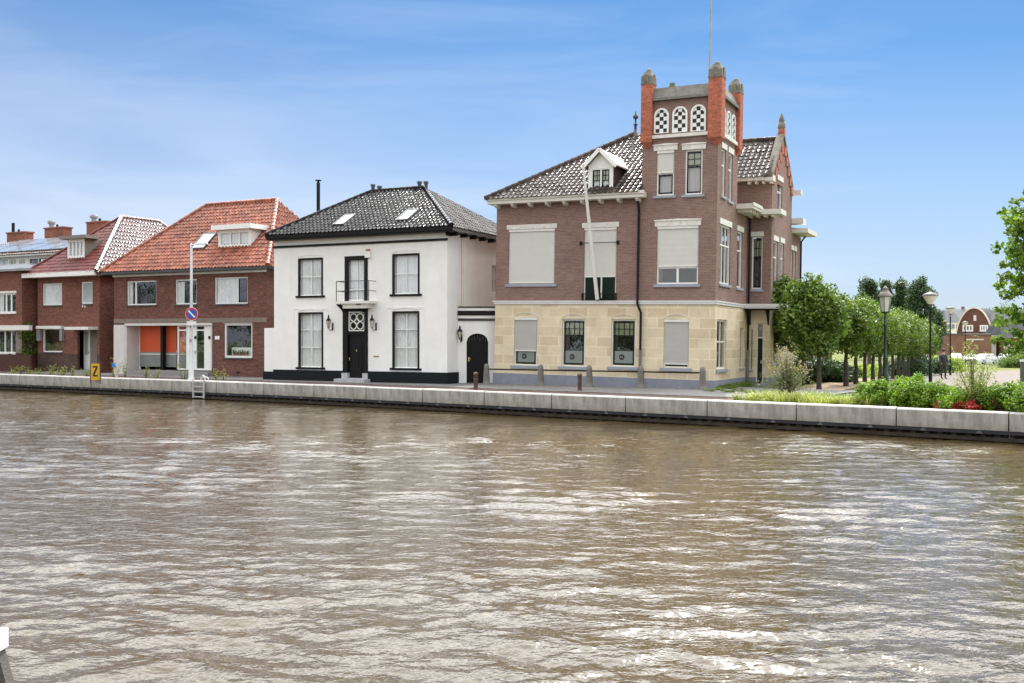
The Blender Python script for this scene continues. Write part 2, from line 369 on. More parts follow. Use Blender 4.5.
# ------------------------------------------------------------------ tiled roofs
def tile_slope(mb,poly,col=.23,row=.34,amp=.04,step=.03,m=0,sub=6,seed=0,pw=1.4):
    """pantiles on a planar polygon, poly[0]->poly[1] is the eave seen left to right"""
    P=[Vector(p) for p in poly]; e=(P[1]-P[0]).normalized()
    nrm=None
    for k in range(2,len(P)):
        c=(P[1]-P[0]).cross(P[k]-P[0])
        if c.length>1e-6: nrm=c.normalized(); break
    if nrm.z<0: nrm=-nrm
    s=nrm.cross(e).normalized()
    if s.z<0: s=-s
    us=[(p-P[0]).dot(e) for p in P]; vs=[(p-P[0]).dot(s) for p in P]
    u0,u1,v1=min(us),max(us),max(vs)
    nc=int((u1-u0)/col)+2; nr=int(v1/row)+2
    V=[];Fc=[]; rr=random.Random(seed)
    for r in range(nr):
        for c in range(nc):
            b=len(V); jj=rr.uniform(-.008,.008); jl=rr.uniform(-.012,.012); jt=rr.gauss(0,.016); js=rr.gauss(0,.010)
            for k in range(sub+1):
                t=k/sub; h=amp*(.5+.5*math.cos(2*math.pi*t))**pw
                u=u0+(c+t)*col
                for q,(dv,dh) in enumerate(((-.05+jl,step+jj-.03),(-.05+jl,step+jj),(-.05+jl,step+jj),(row,jj))):
                    V.append(P[0]+e*u+s*(r*row+dv)+nrm*(h+dh+(t-.5)*col*jt+(js*row if q in(1,2) else 0)))
            for k in range(sub):
                i=b+k*4; Fc.append([i,i+4,i+5,i+1]); Fc.append([i+2,i+6,i+7,i+3])
    me=bpy.data.meshes.new('tmp'); me.from_pydata([tuple(v) for v in V],[],Fc)
    bm=bmesh.new(); bm.from_mesh(me); bpy.data.meshes.remove(me)
    C=sum(P,Vector())/len(P)
    for i in range(1,len(P)):
        a=P[i]; b=P[(i+1)%len(P)]; n=(b-a).cross(nrm).normalized()
        if n.dot(C-a)>0: n=-n
        bmesh.ops.bisect_plane(bm,geom=bm.verts[:]+bm.edges[:]+bm.faces[:],plane_co=a,plane_no=n,clear_outer=True)
    bm.verts.index_update()
    mb.add([v.co.copy() for v in bm.verts],[[v.index for v in f.verts] for f in bm.faces],m,True); bm.free()
    mb.poly([p-nrm*.035 for p in P],m)
def ridge(mb,a,b,r=.13,L=.36,m=0,flip=False):
    a=Vector(a);b=Vector(b); n=max(1,int((b-a).length/L)); d=(b-a)/n
    for i in range(n):
        p=a+d*i; q=p+d*1.12; mb.tube([p,q],[r*1.12,r*.92],8,m,True)

def cornice(mb,pts_lo,out,h,m=0): pass

# ================================================================== WORLD, SUN, CAMERA
SUN_EL=R(52); SUN_AZ=R(16)                   # azimuth from +Y towards +X: the sun stands behind the houses, to the right
sun_dir=Vector((math.sin(SUN_AZ)*math.cos(SUN_EL),math.cos(SUN_AZ)*math.cos(SUN_EL),math.sin(SUN_EL)))
W=bpy.data.worlds.new('World'); S.world=W; W.use_nodes=True; nt=W.node_tree; nt.nodes.clear()
def wn(k,**kw):
    q=nt.nodes.new(k)
    for a,v in kw.items(): setattr(q,a,v)
    return q
def wl(a,b): nt.links.new(a,b)
def wm(op,a,b=None,clamp=False):
    q=wn('ShaderNodeMath',operation=op); q.use_clamp=clamp
    for i,v in enumerate((a,b)):
        if v is None: continue
        if hasattr(v,'links'): wl(v,q.inputs[i])
        else: q.inputs[i].default_value=v
    return q.outputs[0]
sky=wn('ShaderNodeTexSky',sky_type='NISHITA'); sky.sun_disc=False; sky.sun_elevation=SUN_EL; sky.sun_rotation=SUN_AZ
sky.air_density=1.0; sky.dust_density=.25; sky.ozone_density=4.0; sky.altitude=0
bg=wn('ShaderNodeBackground'); bg.inputs[1].default_value=.12
tc=wn('ShaderNodeTexCoord'); sp=wn('ShaderNodeSeparateXYZ'); wl(tc.outputs['Generated'],sp.inputs[0])
tint=wn('ShaderNodeMix',data_type='RGBA',blend_type='MULTIPLY'); tint.inputs[0].default_value=1; wl(sky.outputs[0],tint.inputs[6]); tint.inputs[7].default_value=(.42,.61,.74,1)
hz=wn('ShaderNodeMix',data_type='RGBA'); wl(wm('SUBTRACT',wm('SUBTRACT',.84,wm('MULTIPLY',sp.outputs[0],.22)),wm('MULTIPLY',sp.outputs[2],2.9),True),hz.inputs[0]); wl(tint.outputs[2],hz.inputs[6]); hz.inputs[7].default_value=(4.65,5.0,6.35,1)
wl(hz.outputs[2],bg.inputs[0])
# clouds: a bright broken sheet added unseen overhead and behind to fill walls and water, thin cirrus streaks low down
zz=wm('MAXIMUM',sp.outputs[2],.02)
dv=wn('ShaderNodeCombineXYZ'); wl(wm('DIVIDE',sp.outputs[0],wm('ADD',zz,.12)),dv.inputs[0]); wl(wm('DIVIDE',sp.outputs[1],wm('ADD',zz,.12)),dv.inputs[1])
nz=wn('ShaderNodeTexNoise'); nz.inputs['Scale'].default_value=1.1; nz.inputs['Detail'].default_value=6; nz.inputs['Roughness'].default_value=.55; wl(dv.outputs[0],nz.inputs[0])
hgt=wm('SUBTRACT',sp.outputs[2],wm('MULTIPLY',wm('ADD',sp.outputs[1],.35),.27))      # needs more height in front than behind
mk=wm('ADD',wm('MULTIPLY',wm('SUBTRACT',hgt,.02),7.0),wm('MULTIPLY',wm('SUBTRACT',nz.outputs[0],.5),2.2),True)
mp2=wn('ShaderNodeMapping'); mp2.inputs['Scale'].default_value=(2.2,2.2,13); mp2.inputs['Rotation'].default_value=(0,R(9),0); wl(tc.outputs['Generated'],mp2.inputs[0])
n2=wn('ShaderNodeTexNoise'); n2.inputs['Scale'].default_value=1.0; n2.inputs['Detail'].default_value=7; n2.inputs['Roughness'].default_value=.55; n2.inputs['Distortion'].default_value=.6; wl(mp2.outputs[0],n2.inputs[0])
cir=wm('MULTIPLY',wm('SUBTRACT',wm('SUBTRACT',n2.outputs[0],.47),wm('MULTIPLY',sp.outputs[0],.20)),wm('SUBTRACT',1.35,wm('MULTIPLY',sp.outputs[2],2.6)),True)
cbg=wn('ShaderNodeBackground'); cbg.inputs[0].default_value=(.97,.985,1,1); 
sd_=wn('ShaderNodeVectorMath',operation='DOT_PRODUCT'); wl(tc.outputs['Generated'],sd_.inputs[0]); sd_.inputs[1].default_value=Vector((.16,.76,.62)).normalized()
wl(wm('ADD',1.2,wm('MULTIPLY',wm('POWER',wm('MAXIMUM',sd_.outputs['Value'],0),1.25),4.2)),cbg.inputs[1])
c2=wn('ShaderNodeBackground'); c2.inputs[0].default_value=(.86,.91,1,1); c2.inputs[1].default_value=.95
m1=wn('ShaderNodeMixShader'); wl(cir,m1.inputs[0]); wl(bg.outputs[0],m1.inputs[1]); wl(c2.outputs[0],m1.inputs[2])
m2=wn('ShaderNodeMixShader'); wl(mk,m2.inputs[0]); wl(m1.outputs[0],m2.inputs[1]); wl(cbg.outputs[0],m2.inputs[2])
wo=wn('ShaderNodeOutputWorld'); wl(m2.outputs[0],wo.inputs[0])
sl=bpy.data.lights.new('sun',type='SUN'); sl.energy=3.6; sl.angle=R(.53); sl.color=(1,.955,.88)
so=bpy.data.objects.new('sun',sl); COL.objects.link(so); so.rotation_euler=(-sun_dir).to_track_quat('-Z','Y').to_euler(); so.location=(0,0,40)
cam=bpy.data.cameras.new('camera'); co=bpy.data.objects.new('camera',cam); COL.objects.link(co); S.camera=co
co.location=(0,0,CAMZ); co.rotation_euler=(R(90),0,0); cam.sensor_width=36; cam.lens=36*F/1024; cam.shift_y=-6.5/1024; cam.clip_end=3000; cam.clip_start=.1
S.view_settings.view_transform='Standard'; S.view_settings.look='None'; S.view_settings.exposure=0.33; S.view_settings.gamma=1
S.cycles.max_bounces=8; S.cycles.transparent_max_bounces=12; S.cycles.sample_clamp_indirect=6; S.cycles.caustics_reflective=False; S.cycles.caustics_refractive=False

# ================================================================== SETTING: water, land, quay
QP=[Vector((-76,85.5)),Vector((-45.6,67.0)),Vector((-28.9,57.0)),Vector((-9.48,45.2)),Vector((0,38.7)),Vector((6.98,33.95)),Vector((14.43,28.5)),Vector((31.5,15.5)),Vector((60,-7))]
def quay_at(s):                                # arc length along the quay, 0 at QP[6]
    i=6; 
    if s>=0:
        while i<len(QP)-2 and s>(QP[i+1]-QP[i]).length: s-=(QP[i+1]-QP[i]).length; i+=1
        d=(QP[i+1]-QP[i]).normalized(); return QP[i]+d*s,d
    s=-s
    while i>1 and s>(QP[i]-QP[i-1]).length: s-=(QP[i]-QP[i-1]).length; i-=1
    d=(QP[i]-QP[i-1]).normalized(); return QP[i]-d*s,d
def quay_px(px):                               # point on the quay edge seen at column px
    r=(px-CX)/F
    for i in range(len(QP)-1):
        a,b=QP[i],QP[i+1]; fa=a.x-r*a.y; fb=b.x-r*b.y
        if fa<=0<=fb: t=fa/(fa-fb); return a+(b-a)*t,(b-a).normalized()
def ground_z(x,y):
    d=max(0,y-36); s=max(0.0,min(1.0,(x-9-.25*(y-42))/4.0))     # the land falls away behind the dyke on the right
    prof=np.interp(y,[0,40,47,60,80,155,400],[PAVE-.06,PAVE-.06,PAVE-.12,.46,-.08,-1.35,-1.6])
    return (PAVE-.06)*(1-s)+s*prof

def water():
    t=NT('canal_water'); tcn=t.n('ShaderNodeTexCoord'); o=tcn.outputs['Object']
    def mapped(sc,rot): 
        m=t.n('ShaderNodeMapping'); m.inputs['Scale'].default_value=sc; m.inputs['Rotation'].default_value=(0,0,R(rot)); t.l(o,m.inputs[0]); return m.outputs[0]
    a=t.noise(mapped((.42,.95,1),-8),1.0,3,.55); b=t.noise(mapped((1.5,3.0,1),6),1.0,4,.6); c=t.noise(mapped((5,9,1),-4),1.0,3,.6); g=t.noise(mapped((.09,.16,1),12),1,3,.5)
    def M(op,x,y):
        q=t.n('ShaderNodeMath',operation=op)
        for i,v in enumerate((x,y)):
            if hasattr(v,'links'): t.l(v,q.inputs[i])
            else: q.inputs[i].default_value=v
        return q.outputs[0]
    amp=M('ADD',M('MULTIPLY',g,1.3),.25)
    h=M('ADD',M('ADD',M('MULTIPLY',a,.40),M('MULTIPLY',M('MULTIPLY',b,.24),amp)),M('MULTIPLY',M('MULTIPLY',c,.05),amp))
    t.bump(M('ADD',M('MULTIPLY',b,.03),M('MULTIPLY',M('MULTIPLY',c,.022),amp)),1.0,1.0)
    t.col(t.mix(t.ramp(g,[(.35,0),(.65,1)]),(.062,.042,.018),(.048,.034,.015))); t.rough(.05,.65); t.b.inputs['IOR'].default_value=1.33
    # wind waves: many short crested components, steeper in gusts; a fan of rows that get wider with distance
    gg=np.random.default_rng(77); NR,NCc=760,900
    dist=1.6*(112/1.6)**(np.linspace(0,1,NR)); tx=np.linspace(-1.15,1.15,NCc)
    X=dist[:,None]*tx[None,:]; Y=np.repeat(dist[:,None],NCc,1)
    def field(X,Y,comps):
        o=np.zeros_like(X)
        for (lam,th,a,ph) in comps: o+=a*np.sin(2*np.pi*(X*np.cos(th)+Y*np.sin(th))/lam+ph)
        return o
    gust=field(X,Y,[(9,1.3,.4,1.),(14,1.9,.5,2.),(6.3,1.1,.3,4.),(21,1.6,.5,.3),(4.7,2.1,.25,5.)]); gust=np.clip(1.05+.4*gust,.5,1.6)
    wx=field(X,Y,[(2.3,.4,.10,1.),(3.1,2.2,.12,2.),(1.1,1.,.05,3.)]); wy=field(X,Y,[(2.7,.9,.10,4.),(1.9,2.6,.08,5.),(.9,.2,.04,0.)])
    Hh=np.zeros_like(X); px=X+wx; py=Y+wy
    for k in range(72):
        lam=.11*(1.7/.11)**gg.random(); th=np.pi*.5-.16+gg.normal()*.40
        foot=(dist/F*(dist/3.1))[:,None]; att=np.clip(1.6*lam/(dist[:,None]*(np.log(112/1.6)/NR)+1e-6)-3.0,0,1)   # drop what the mesh cannot carry
        amp_=.0040*lam**.86*(gust if lam<1.0 else .45)*att
        s_=np.sin(2*np.pi*(px*np.cos(th)+py*np.sin(th))/lam+gg.random()*6.28)
        Hh+=amp_*(np.exp(1.1*(s_-1))*2.2-.8)
    fade=np.clip((112-dist)/20,0,1)[:,None]; Z=Hh*fade
    m=NR*NCc; co_=np.stack([X,Y,Z],-1).reshape(-1,3); me=bpy.data.meshes.new('water')
    ii=(np.arange(NR-1)[:,None]*NCc+np.arange(NCc-1)[None,:]).reshape(-1)
    # keep faces on the water side of the quay only
    qx=np.array([p.x for p in QP]); qy=np.array([p.y+.35 for p in QP]); o_=np.argsort(qx); lim=np.interp(co_[:,0],qx[o_],qy[o_],left=140,right=-20)
    keep=(co_[ii,1]<lim[ii]+.0); ii=ii[keep]
    fc=np.stack([ii,ii+1,ii+NCc+1,ii+NCc],1); nf=len(fc)
    me.vertices.add(m); me.vertices.foreach_set('co',co_.reshape(-1)); me.loops.add(nf*4); me.loops.foreach_set('vertex_index',fc.reshape(-1)); me.polygons.add(nf); me.polygons.foreach_set('loop_start',np.arange(nf)*4); me.polygons.foreach_set('loop_total',np.full(nf,4)); me.polygons.foreach_set('use_smooth',np.ones(nf,dtype=bool)); me.materials.append(t.mat); me.update(calc_edges=True)
    w=link('water',me); tag(w,kind='structure')
    mb=MB(); pts=[(-200,-60,-.09),(140,-60,-.09),(140,-45,-.09)]+[(p.x,p.y+.25,-.09) for p in reversed(QP)]+[(-200,160,-.09)]
    mb.poly(pts); w2=mb.build('water_far',t.mat); tag(w2,kind='structure'); return w
water()

def land():
    # one sheet of ground behind the quay wall, out to the horizon
    t=NT('land_soil'); o=t.coord(); n=t.noise(o,.12,6,.65); n2=t.noise(o,3,5,.7)
    c=t.mix(t.ramp(n,[(.42,0),(.58,1)]),(.085,.12,.03),(.16,.17,.055)); c=t.mix(t.ramp(n2,[(.4,.0),(.75,.6)]),c,(.17,.14,.09)); t.col(c); t.rough(.95,.1); t.bump(n2,.03)
    xs=list(np.linspace(-90,90,91)); ext=[120,180,300,600,1500]
    mb=MB(); V=[];Fc=[]
    offs=[.30,.9,2,3.5,5,7,9,12,15,18,22,27,33,40,50,65,85,110,140,180,250,400,800,2000]
    ss=list(np.arange(-95,60,2.0)); 
    for s in ss:
        p,d=quay_at(s); n=Vector((.42,.907))                # inland direction, fixed so that the sheet never folds
        for k in offs:
            x=p.x+n.x*k; y=p.y+n.y*k
            V.append((x,y,ground_z(x,y)))
    m=len(offs)
    for i in range(len(ss)-1):
        for j in range(m-1): a=i*m+j; Fc.append([a,a+m,a+m+1,a+1])
    # far flanks
    mb.add(V,Fc,0,True)
    return tag(mb.build('ground',t.mat),kind='structure')
land()
def far_land():
    mb=MB(); z=-2.0
    mb.add([(-3000,150,z),(3000,150,z),(3000,3000,z),(-3000,3000,z)],[[0,1,2,3]])
    return tag(mb.build('fields',plain('far_field',(.10,.13,.045),.95,.3,.02)),kind='structure')
far_land()

def paving(name,c1,c2,mort,w,h,rot=0):
    t=NT(name); tcn=t.n('ShaderNodeTexCoord'); m=t.n('ShaderNodeMapping'); m.inputs['Rotation'].default_value=(0,0,R(rot)); t.l(tcn.outputs['Object'],m.inputs[0])
    b=t.n('ShaderNodeTexBrick'); t.l(m.outputs[0],b.inputs['Vector'])
    for k,val in (('Color1',(*c1,1)),('Color2',(*c2,1)),('Mortar',(*mort,1)),('Scale',1.0),('Mortar Size',.008),('Bias',0.0),('Brick Width',w),('Row Height',h)): b.inputs[k].default_value=val
    n=t.ramp(t.noise(m.outputs[0],.8,6,.7),[(.3,.75),(.7,1.15)]); t.col(t.mix(1,b.outputs[0],n,'MULTIPLY')); t.rough(.85,.25); t.bump(b.outputs[1],.006,-.5); return t.mat
PAV_B=paving('brown_clinker',(.15,.085,.066),(.11,.066,.054),(.10,.085,.07),.2,.1,33)
PAV_G=paving('grey_slab',(.20,.195,.185),(.165,.16,.155),(.11,.10,.095),.3,.3,27)
def strip(name,mat,s0,s1,k0,k1,z0,z1,step=1.5,kerb=0):
    mb=MB(); V=[];n=0
    for s in np.arange(s0,s1+.01,step):
        p,d=quay_at(s); nn=Vector((-d.y,d.x)); a=p+nn*k0; b=p+nn*k1
        V+= [(a.x,a.y,z0),(b.x,b.y,z1)]; n+=1
    mb.add(V,[[2*i,2*i+2,2*i+3,2*i+1] for i in range(n-1)],0)
    if kerb:
        L=len(V); low=[(x,y,z-kerb) for (x,y,z) in V]; mb.add(V+low,[[2*i,2*i+2,L+2*i+2,L+2*i] for i in range(n-1)],0)
    return tag(mb.build(name,mat),kind='structure')
strip('roadway',PAV_B,-90,-7.2,.45,2.55,PAVE-.035,PAVE-.03)
strip('pavement',PAV_G,-90,-7.2,2.55,9.5,PAVE+.0,PAVE+.004,kerb=.06)

# quay wall: concrete segments on a dark waling over the sheet piling
def concrete():
    t=NT('quay_concrete'); v,o=wallvec(t); mp=t.n('ShaderNodeMapping'); mp.inputs['Scale'].default_value=(2.6,.55,1); t.l(v,mp.inputs[0])
    st=t.ramp(t.noise(mp.outputs[0],1.6,7,.72),[(.36,.58),(.6,1.0)]); n=t.ramp(t.noise(v,1.0,6,.65),[(.3,.75),(.7,1.08)]); n3=t.ramp(t.noise(v,20,4),[(.3,.9),(.7,1.06)])
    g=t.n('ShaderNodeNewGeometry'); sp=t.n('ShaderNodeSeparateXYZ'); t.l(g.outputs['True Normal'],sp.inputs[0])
    c=t.mix(1,t.mix(1,t.mix(1,(.47,.45,.415),st,'MULTIPLY'),n,'MULTIPLY'),n3,'MULTIPLY')
    so3=t.n('ShaderNodeSeparateXYZ'); t.l(o,so3.inputs[0]); mr_=t.n('ShaderNodeMapRange'); t.l(so3.outputs[2],mr_.inputs[0]); mr_.inputs[1].default_value=.34; mr_.inputs[2].default_value=.60; mr_.inputs[3].default_value=.75; mr_.inputs[4].default_value=0; sn_=t.n('ShaderNodeMath',operation='MULTIPLY'); t.l(mr_.outputs[0],sn_.inputs[0]); t.l(t.ramp(t.noise(v,1.7,6,.7),[(.35,0),(.65,1)]),sn_.inputs[1])
    c=t.mix(sn_.outputs[0],c,(.16,.15,.10))
    top=t.mix(1,(.60,.585,.56),n,'MULTIPLY')  # upward faces lightened: sunlight on the cap put into the colour
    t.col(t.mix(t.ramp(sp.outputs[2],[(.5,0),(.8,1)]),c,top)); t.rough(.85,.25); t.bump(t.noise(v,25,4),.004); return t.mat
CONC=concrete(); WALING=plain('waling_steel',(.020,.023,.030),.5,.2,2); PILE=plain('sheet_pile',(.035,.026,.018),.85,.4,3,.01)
qw=empty('quay_wall',at_loc(QP[6].x,QP[6].y,0),'long grey concrete quay wall with dark waling along the far bank of the canal','quay wall')
J0=-.39; SEG=3.1
for i in range(-29,6):
    s0=J0+SEG*i; p,d=quay_at(s0); p2,_=quay_at(s0+SEG); d=(p2-p).normalized(); L=(p2-p).length
    e=bpy.data.objects.new('concrete_segment',None) if False else None
    mb=MB(); g=.018; dz=random.uniform(-.006,.006)
    zb=.36; zt=QZ+dz; w=.42
    prof=[(0.0,zb),(.0,zt-.04),(.035,zt),(w,zt),(w,zb)]
    mb.prism([(g,a,b) for a,b in prof],(L-2*g,0,0))
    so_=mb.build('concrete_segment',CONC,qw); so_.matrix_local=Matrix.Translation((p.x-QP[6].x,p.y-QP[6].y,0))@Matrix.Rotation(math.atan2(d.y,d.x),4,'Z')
    mb=MB(); mb.box(-.001,L+.001,.02,.2,.25,.36); 
    for k in range(2): 
        c=L*(.25+.5*k); mb.hexa([(c-.09,-.02,.26),(c+.09,-.02,.26),(c+.09,.02,.26),(c-.09,.02,.26)],[(c-.02,-.02,.34),(c+.02,-.02,.34),(c+.02,.02,.35),(c-.02,.02,.35)],1)
    wo_=mb.build('waling_beam',[WALING,plain('waling_bracket',(.10,.105,.115),.6)],so_)
    mb=MB(); n=8
    for k in range(n):
        a=L*k/n; b=L*(k+1)/n; m_=(b-a)
        y0,y1=.10,.24
        pts=[(a,y0),(a+m_*.35,y0),(a+m_*.5,y1),(a+m_*.85,y1),(b,y0)]
        for q in range(4): mb.quad((pts[q][0],pts[q][1],-.6),(pts[q+1][0],pts[q+1][1],-.6),(pts[q+1][0],pts[q+1][1],.3),(pts[q][0],pts[q][1],.3))
    mb.box(0,L,.045,.098,.05,.16,0)
    mb.build('sheet_piling',PILE,so_)

# ================================================================== MANSION (brick corner house with the tower)
Wm=10.33
A=Bld('corner_mansion',(-.83,46.64,PAVE),-R(26.9),'tall brown brick mansion with square checker-windowed tower and cream stone ground floor','mansion',lean=R(.95),pivot=(3.98,44.2,PAVE))
TX0=A.fr(641.8,185)[0]; TD=3.25; EZ=8.16; WX=Wm+1.06; WY0=5.4; WY1=9.8; RY=12.2; TZ=A.fr(680,97.3)[1]
fp=FP(0); sp_=SP(Wm); swp=SP(WX); wfp=FP(WY0)
_,bandz=A.fr(600,302.5); PLZ=.42
opF=[];opS=[];opWF=[];opWS=[]
def aw(rect,lst): lst.append(rect); return rect
# front, first floor
r=aw(A.frect(508.5,554.7,229,284),opF); window(A.o,fp,r,.07,WHITED,vs=(.26,.73),blind=.985,sill=BLUESILL,sillo=.12,sillh=.12,lintel=(LINTEL,.10,.21))
r=aw(A.frect(583.8,616.2,227.5,300.5),opF)
wd=window(A.o,fp,r,.06,WHITED,blind=.68,lintel=(LINTEL,.10,.22),back=False,name='french_window')
a0,a1,b0,b1=r; q=MB()
pbox(q,fp,a0+.07,a1-.07,b0+.03,b0+(b1-b0)*.33,.05,.085)
n=14
for k in range(n+1): c=a0+.1+(a1-a0-.2)*k/n; pbox(q,fp,c-.012,c+.012,b0+.05,b0+(b1-b0)*.32,.036,.05)
q.build('shutter',GREEN,wd)
q=MB(); c=a0+(a1-a0)*.56; pbox(q,fp,c-.05,c+.02,b0+.1,b0+(b1-b0)*.32,.02,.035); q.build('meeting_stile',WHITED,wd)
q=MB(); zr=b0+.02
for k in range(17): c=a0-.02+(a1-a0+.04)*k/16; pbox(q,fp,c-.009,c+.009,zr,zr+.30,-.11,-.092)
pbox(q,fp,a0-.04,a1+.04,zr+.28,zr+.305,-.115,-.088); pbox(q,fp,a0-.04,a1+.04,zr-.02,zr+.005,-.115,-.088)
for c in (a0-.03,a1+.03): pbox(q,fp,c-.012,c+.012,zr,zr+.3,-.115,.0)
q.build('balcony_railing',IRON,A.o)
# flagpole holder bar across the french window
xb0,zb=A.fr(581,243.5); xb1,_=A.fr(618,242.5)
q=MB(); q.tube([(xb0,-.02,zb),(xb0,-.16,zb),(xb1,-.16,zb),(xb1,-.02,zb)],.018,6)
for c in (xb0,xb1): q.box(c-.06,c+.06,-.035,.002,zb-.08,zb+.08)
q.build('holder_bar',IRON,A.o)
r=aw(A.frect(656.8,698.3,226,284),opF); window(A.o,fp,r,.065,WHITE,vs=(.5,),bw=.09,blind=.70,sill=BLUESILL,sillo=.10,sillh=.13,lintel=(LINTEL,.10,.28),hs=(.29,))
# tower, second floor
r=aw(A.frect(656.6,674,150.5,195.5),opF); window(A.o,fp,r,.065,WHITE,hs=(.49,),blind=.50,sill=BLUESILL,sillo=.12,sillh=.11,lintel=(LINTEL,.14,.27),sash=(IRON,[(.1,.9,.05,.46)]),curt=BLINDG,curtrect=(.05,.95,.08,.47))  # grey curtain colour stands in for the grey-blue reflection on the pane
r=aw(A.frect(685,702.3,149.5,194.5),opF); window(A.o,fp,r,.065,WHITE,sill=BLUESILL,sillo=.12,sillh=.11,lintel=(LINTEL,.14,.27),sash=(IRON,[(.08,.92,.05,.95),(.08,.92,.05,.63)]),leaded=(.66,.93,2,2),curt=BLINDG,curtrect=(.05,.95,.08,.62))  # here too the curtain's grey stands in for a reflection
# front, ground floor
for i,(x0,x1,y0,y1,bl) in enumerate(((514,537,317.5,365.5,.70),(561.8,585,319,366.5,0),(611,635.5,319.3,366.8,0),(663.6,688.8,319.5,368,.93))):
    r=aw(A.frect(x0,x1,y0,y1),opF)
    kw=dict(sill=BLUESILL,sillo=.14,sillh=.13,film=(.07,.31),logo=(bl<.8),sash=(GREEN,[(.09,.91,.05,.95)]))
    if bl: kw.update(blind=bl,blindm=BLINDG)
    else: kw.update(leaded=(.66,.93,4,2),film=(.075,.33))
    window(A.o,fp,r,.065,CREAM,**kw)
    a0,a1,b0,b1=r; q=MB(); m_=12
    for k in range(m_):
        t0=k/m_;t1=(k+1)/m_; f_=lambda t:b1+.07+.16*(1-(2*t-1)**2)
        q.bar((a0-.02+(a1-a0+.04)*t0,-.004,f_(t0)),(a0-.02+(a1-a0+.04)*t1,-.004,f_(t1)),.03,.03,0,up=(0,1,0))
    q.build('arch_moulding',CREAM,A.o)
# side windows
for (x0,x1,y0,y1,vs,lin) in ((719.8,730.4,225.5,284.5,(.34,.66),1),(737,742.3,231.5,288,(),1),(721.6,725.6,149,196.5,(),1),(728.4,732.6,153.5,201.5,(),1)):
    r=aw(A.srect(x0,x1,y0,y1,Wm),opS); window(A.o,sp_,r,.07,WHITE,vs=vs,hs=(.66,),bw=.06,sill=BLUESILL,sillo=.08,sillh=.11,lintel=(LINTEL,.10,.24))
r=aw(A.srect(716.8,726.4,319.5,369,Wm),opS); window(A.o,sp_,r,.08,CREAM,vs=(.5,),hs=(.55,),bw=.07,sill=BLUESILL,sillo=.1,sillh=.13)
r=aw(A.srect(739.8,743.2,328,368,Wm),opS); window(A.o,sp_,r,.06,CREAM,hs=(.55,),sill=BLUESILL,sillo=.05,sillh=.11)
r=aw(A.frect(751.7,762.3,236.5,289,WY0),opWF); window(A.o,wfp,r,.06,WHITE,sill=BLUESILL,sillo=.06,sillh=.12,lintel=(LINTEL,.05,.22),leaded=(.62,.93,3,2),sash=(IRON,[(.08,.92,.04,.96),(.08,.92,.04,.60)]))
r=aw(A.frect(750.2,752.5,329,370,WY0),opWF); window(A.o,wfp,r,.03,CREAM,hs=(.55,),bw=.03,sill=BLUESILL,sillo=.03)
# entrance door of the wing
r=aw(A.frect(756.0,763.5,322,382,WY0),opWF); a0,a1,b0,b1=r; b0=.22; opWF[-1]=(a0,a1,.0,b1)
q=MB(); pbox(q,wfp,a0,a0+.06,.0,b1,.05,.14); pbox(q,wfp,a1-.06,a1,0,b1,.05,.14); pbox(q,wfp,a0+.06,a1-.06,b1-.06,b1,.05,.14); pbox(q,wfp,a0+.06,a1-.06,b1-.75,b1-.68,.05,.14); pbox(q,wfp,a0+.06,a1-.06,0,b1-.75,.09,.12,1)
dr=q.build('entrance_door',[WHITED,GREEN],A.o)
q=MB(); pbox(q,wfp,a0+.06,a1-.06,b1-.68,b1-.06,.09,.10); q.build('transom_pane',GLASS,dr)
q=MB(); pbox(q,wfp,a1-.14,a1-.09,1.05,1.2,.05,.09); q.build('handle',STEEL,dr)
for (x0,x1,y0,y1) in ((773.3,777.6,241,289),(780.2,783.6,243,289),(777.2,782.3,181,213),(791.0,792.6,250,295),(794,795.6,251,295)):
    r=aw(A.srect(x0,x1,y0,y1,WX),opWS); window(A.o,swp,r,.07,WHITE,hs=(.66,),bw=.06,sill=BLUESILL,sillo=.06,sillh=.11,lintel=(LINTEL,.08,.24))
r=(6.2,7.1,1.0,3.1); aw(r,opWS); window(A.o,swp,r,.07,CREAM,hs=(.6,),sill=BLUESILL)
# walls by material
mb=MB()
wall(mb,fp,0,TX0,bandz,EZ,opF); wall(mb,fp,TX0,Wm,bandz,TZ,opF)
wall(mb,sp_,0,TD,bandz,TZ,opS); wall(mb,sp_,TD,WY0,bandz,EZ,opS)
wall(mb,wfp,Wm,WX,bandz,EZ,opWF); mb.quad((TX0-2,WY0,EZ),(WX,WY0,EZ),(WX,WY0,9.45),(TX0-2,WY0,9.45))
wall(mb,swp,WY0,WY1,bandz,9.45,opWS); wall(mb,swp,WY1,RY,bandz,7.45,opWS)
mb.quad((0,0,0),(0,0,EZ),(0,RY,EZ),(0,RY,0)); mb.quad((0,RY,0),(WX,RY,0),(WX,RY,7.4),(0,RY,7.4))
mb.quad((TX0,0,EZ-.5),(TX0,0,TZ),(TX0,TD,TZ),(TX0,TD,EZ-.5)); mb.quad((TX0,TD,EZ-.5),(Wm,TD,EZ-.5),(Wm,TD,TZ),(TX0,TD,TZ))
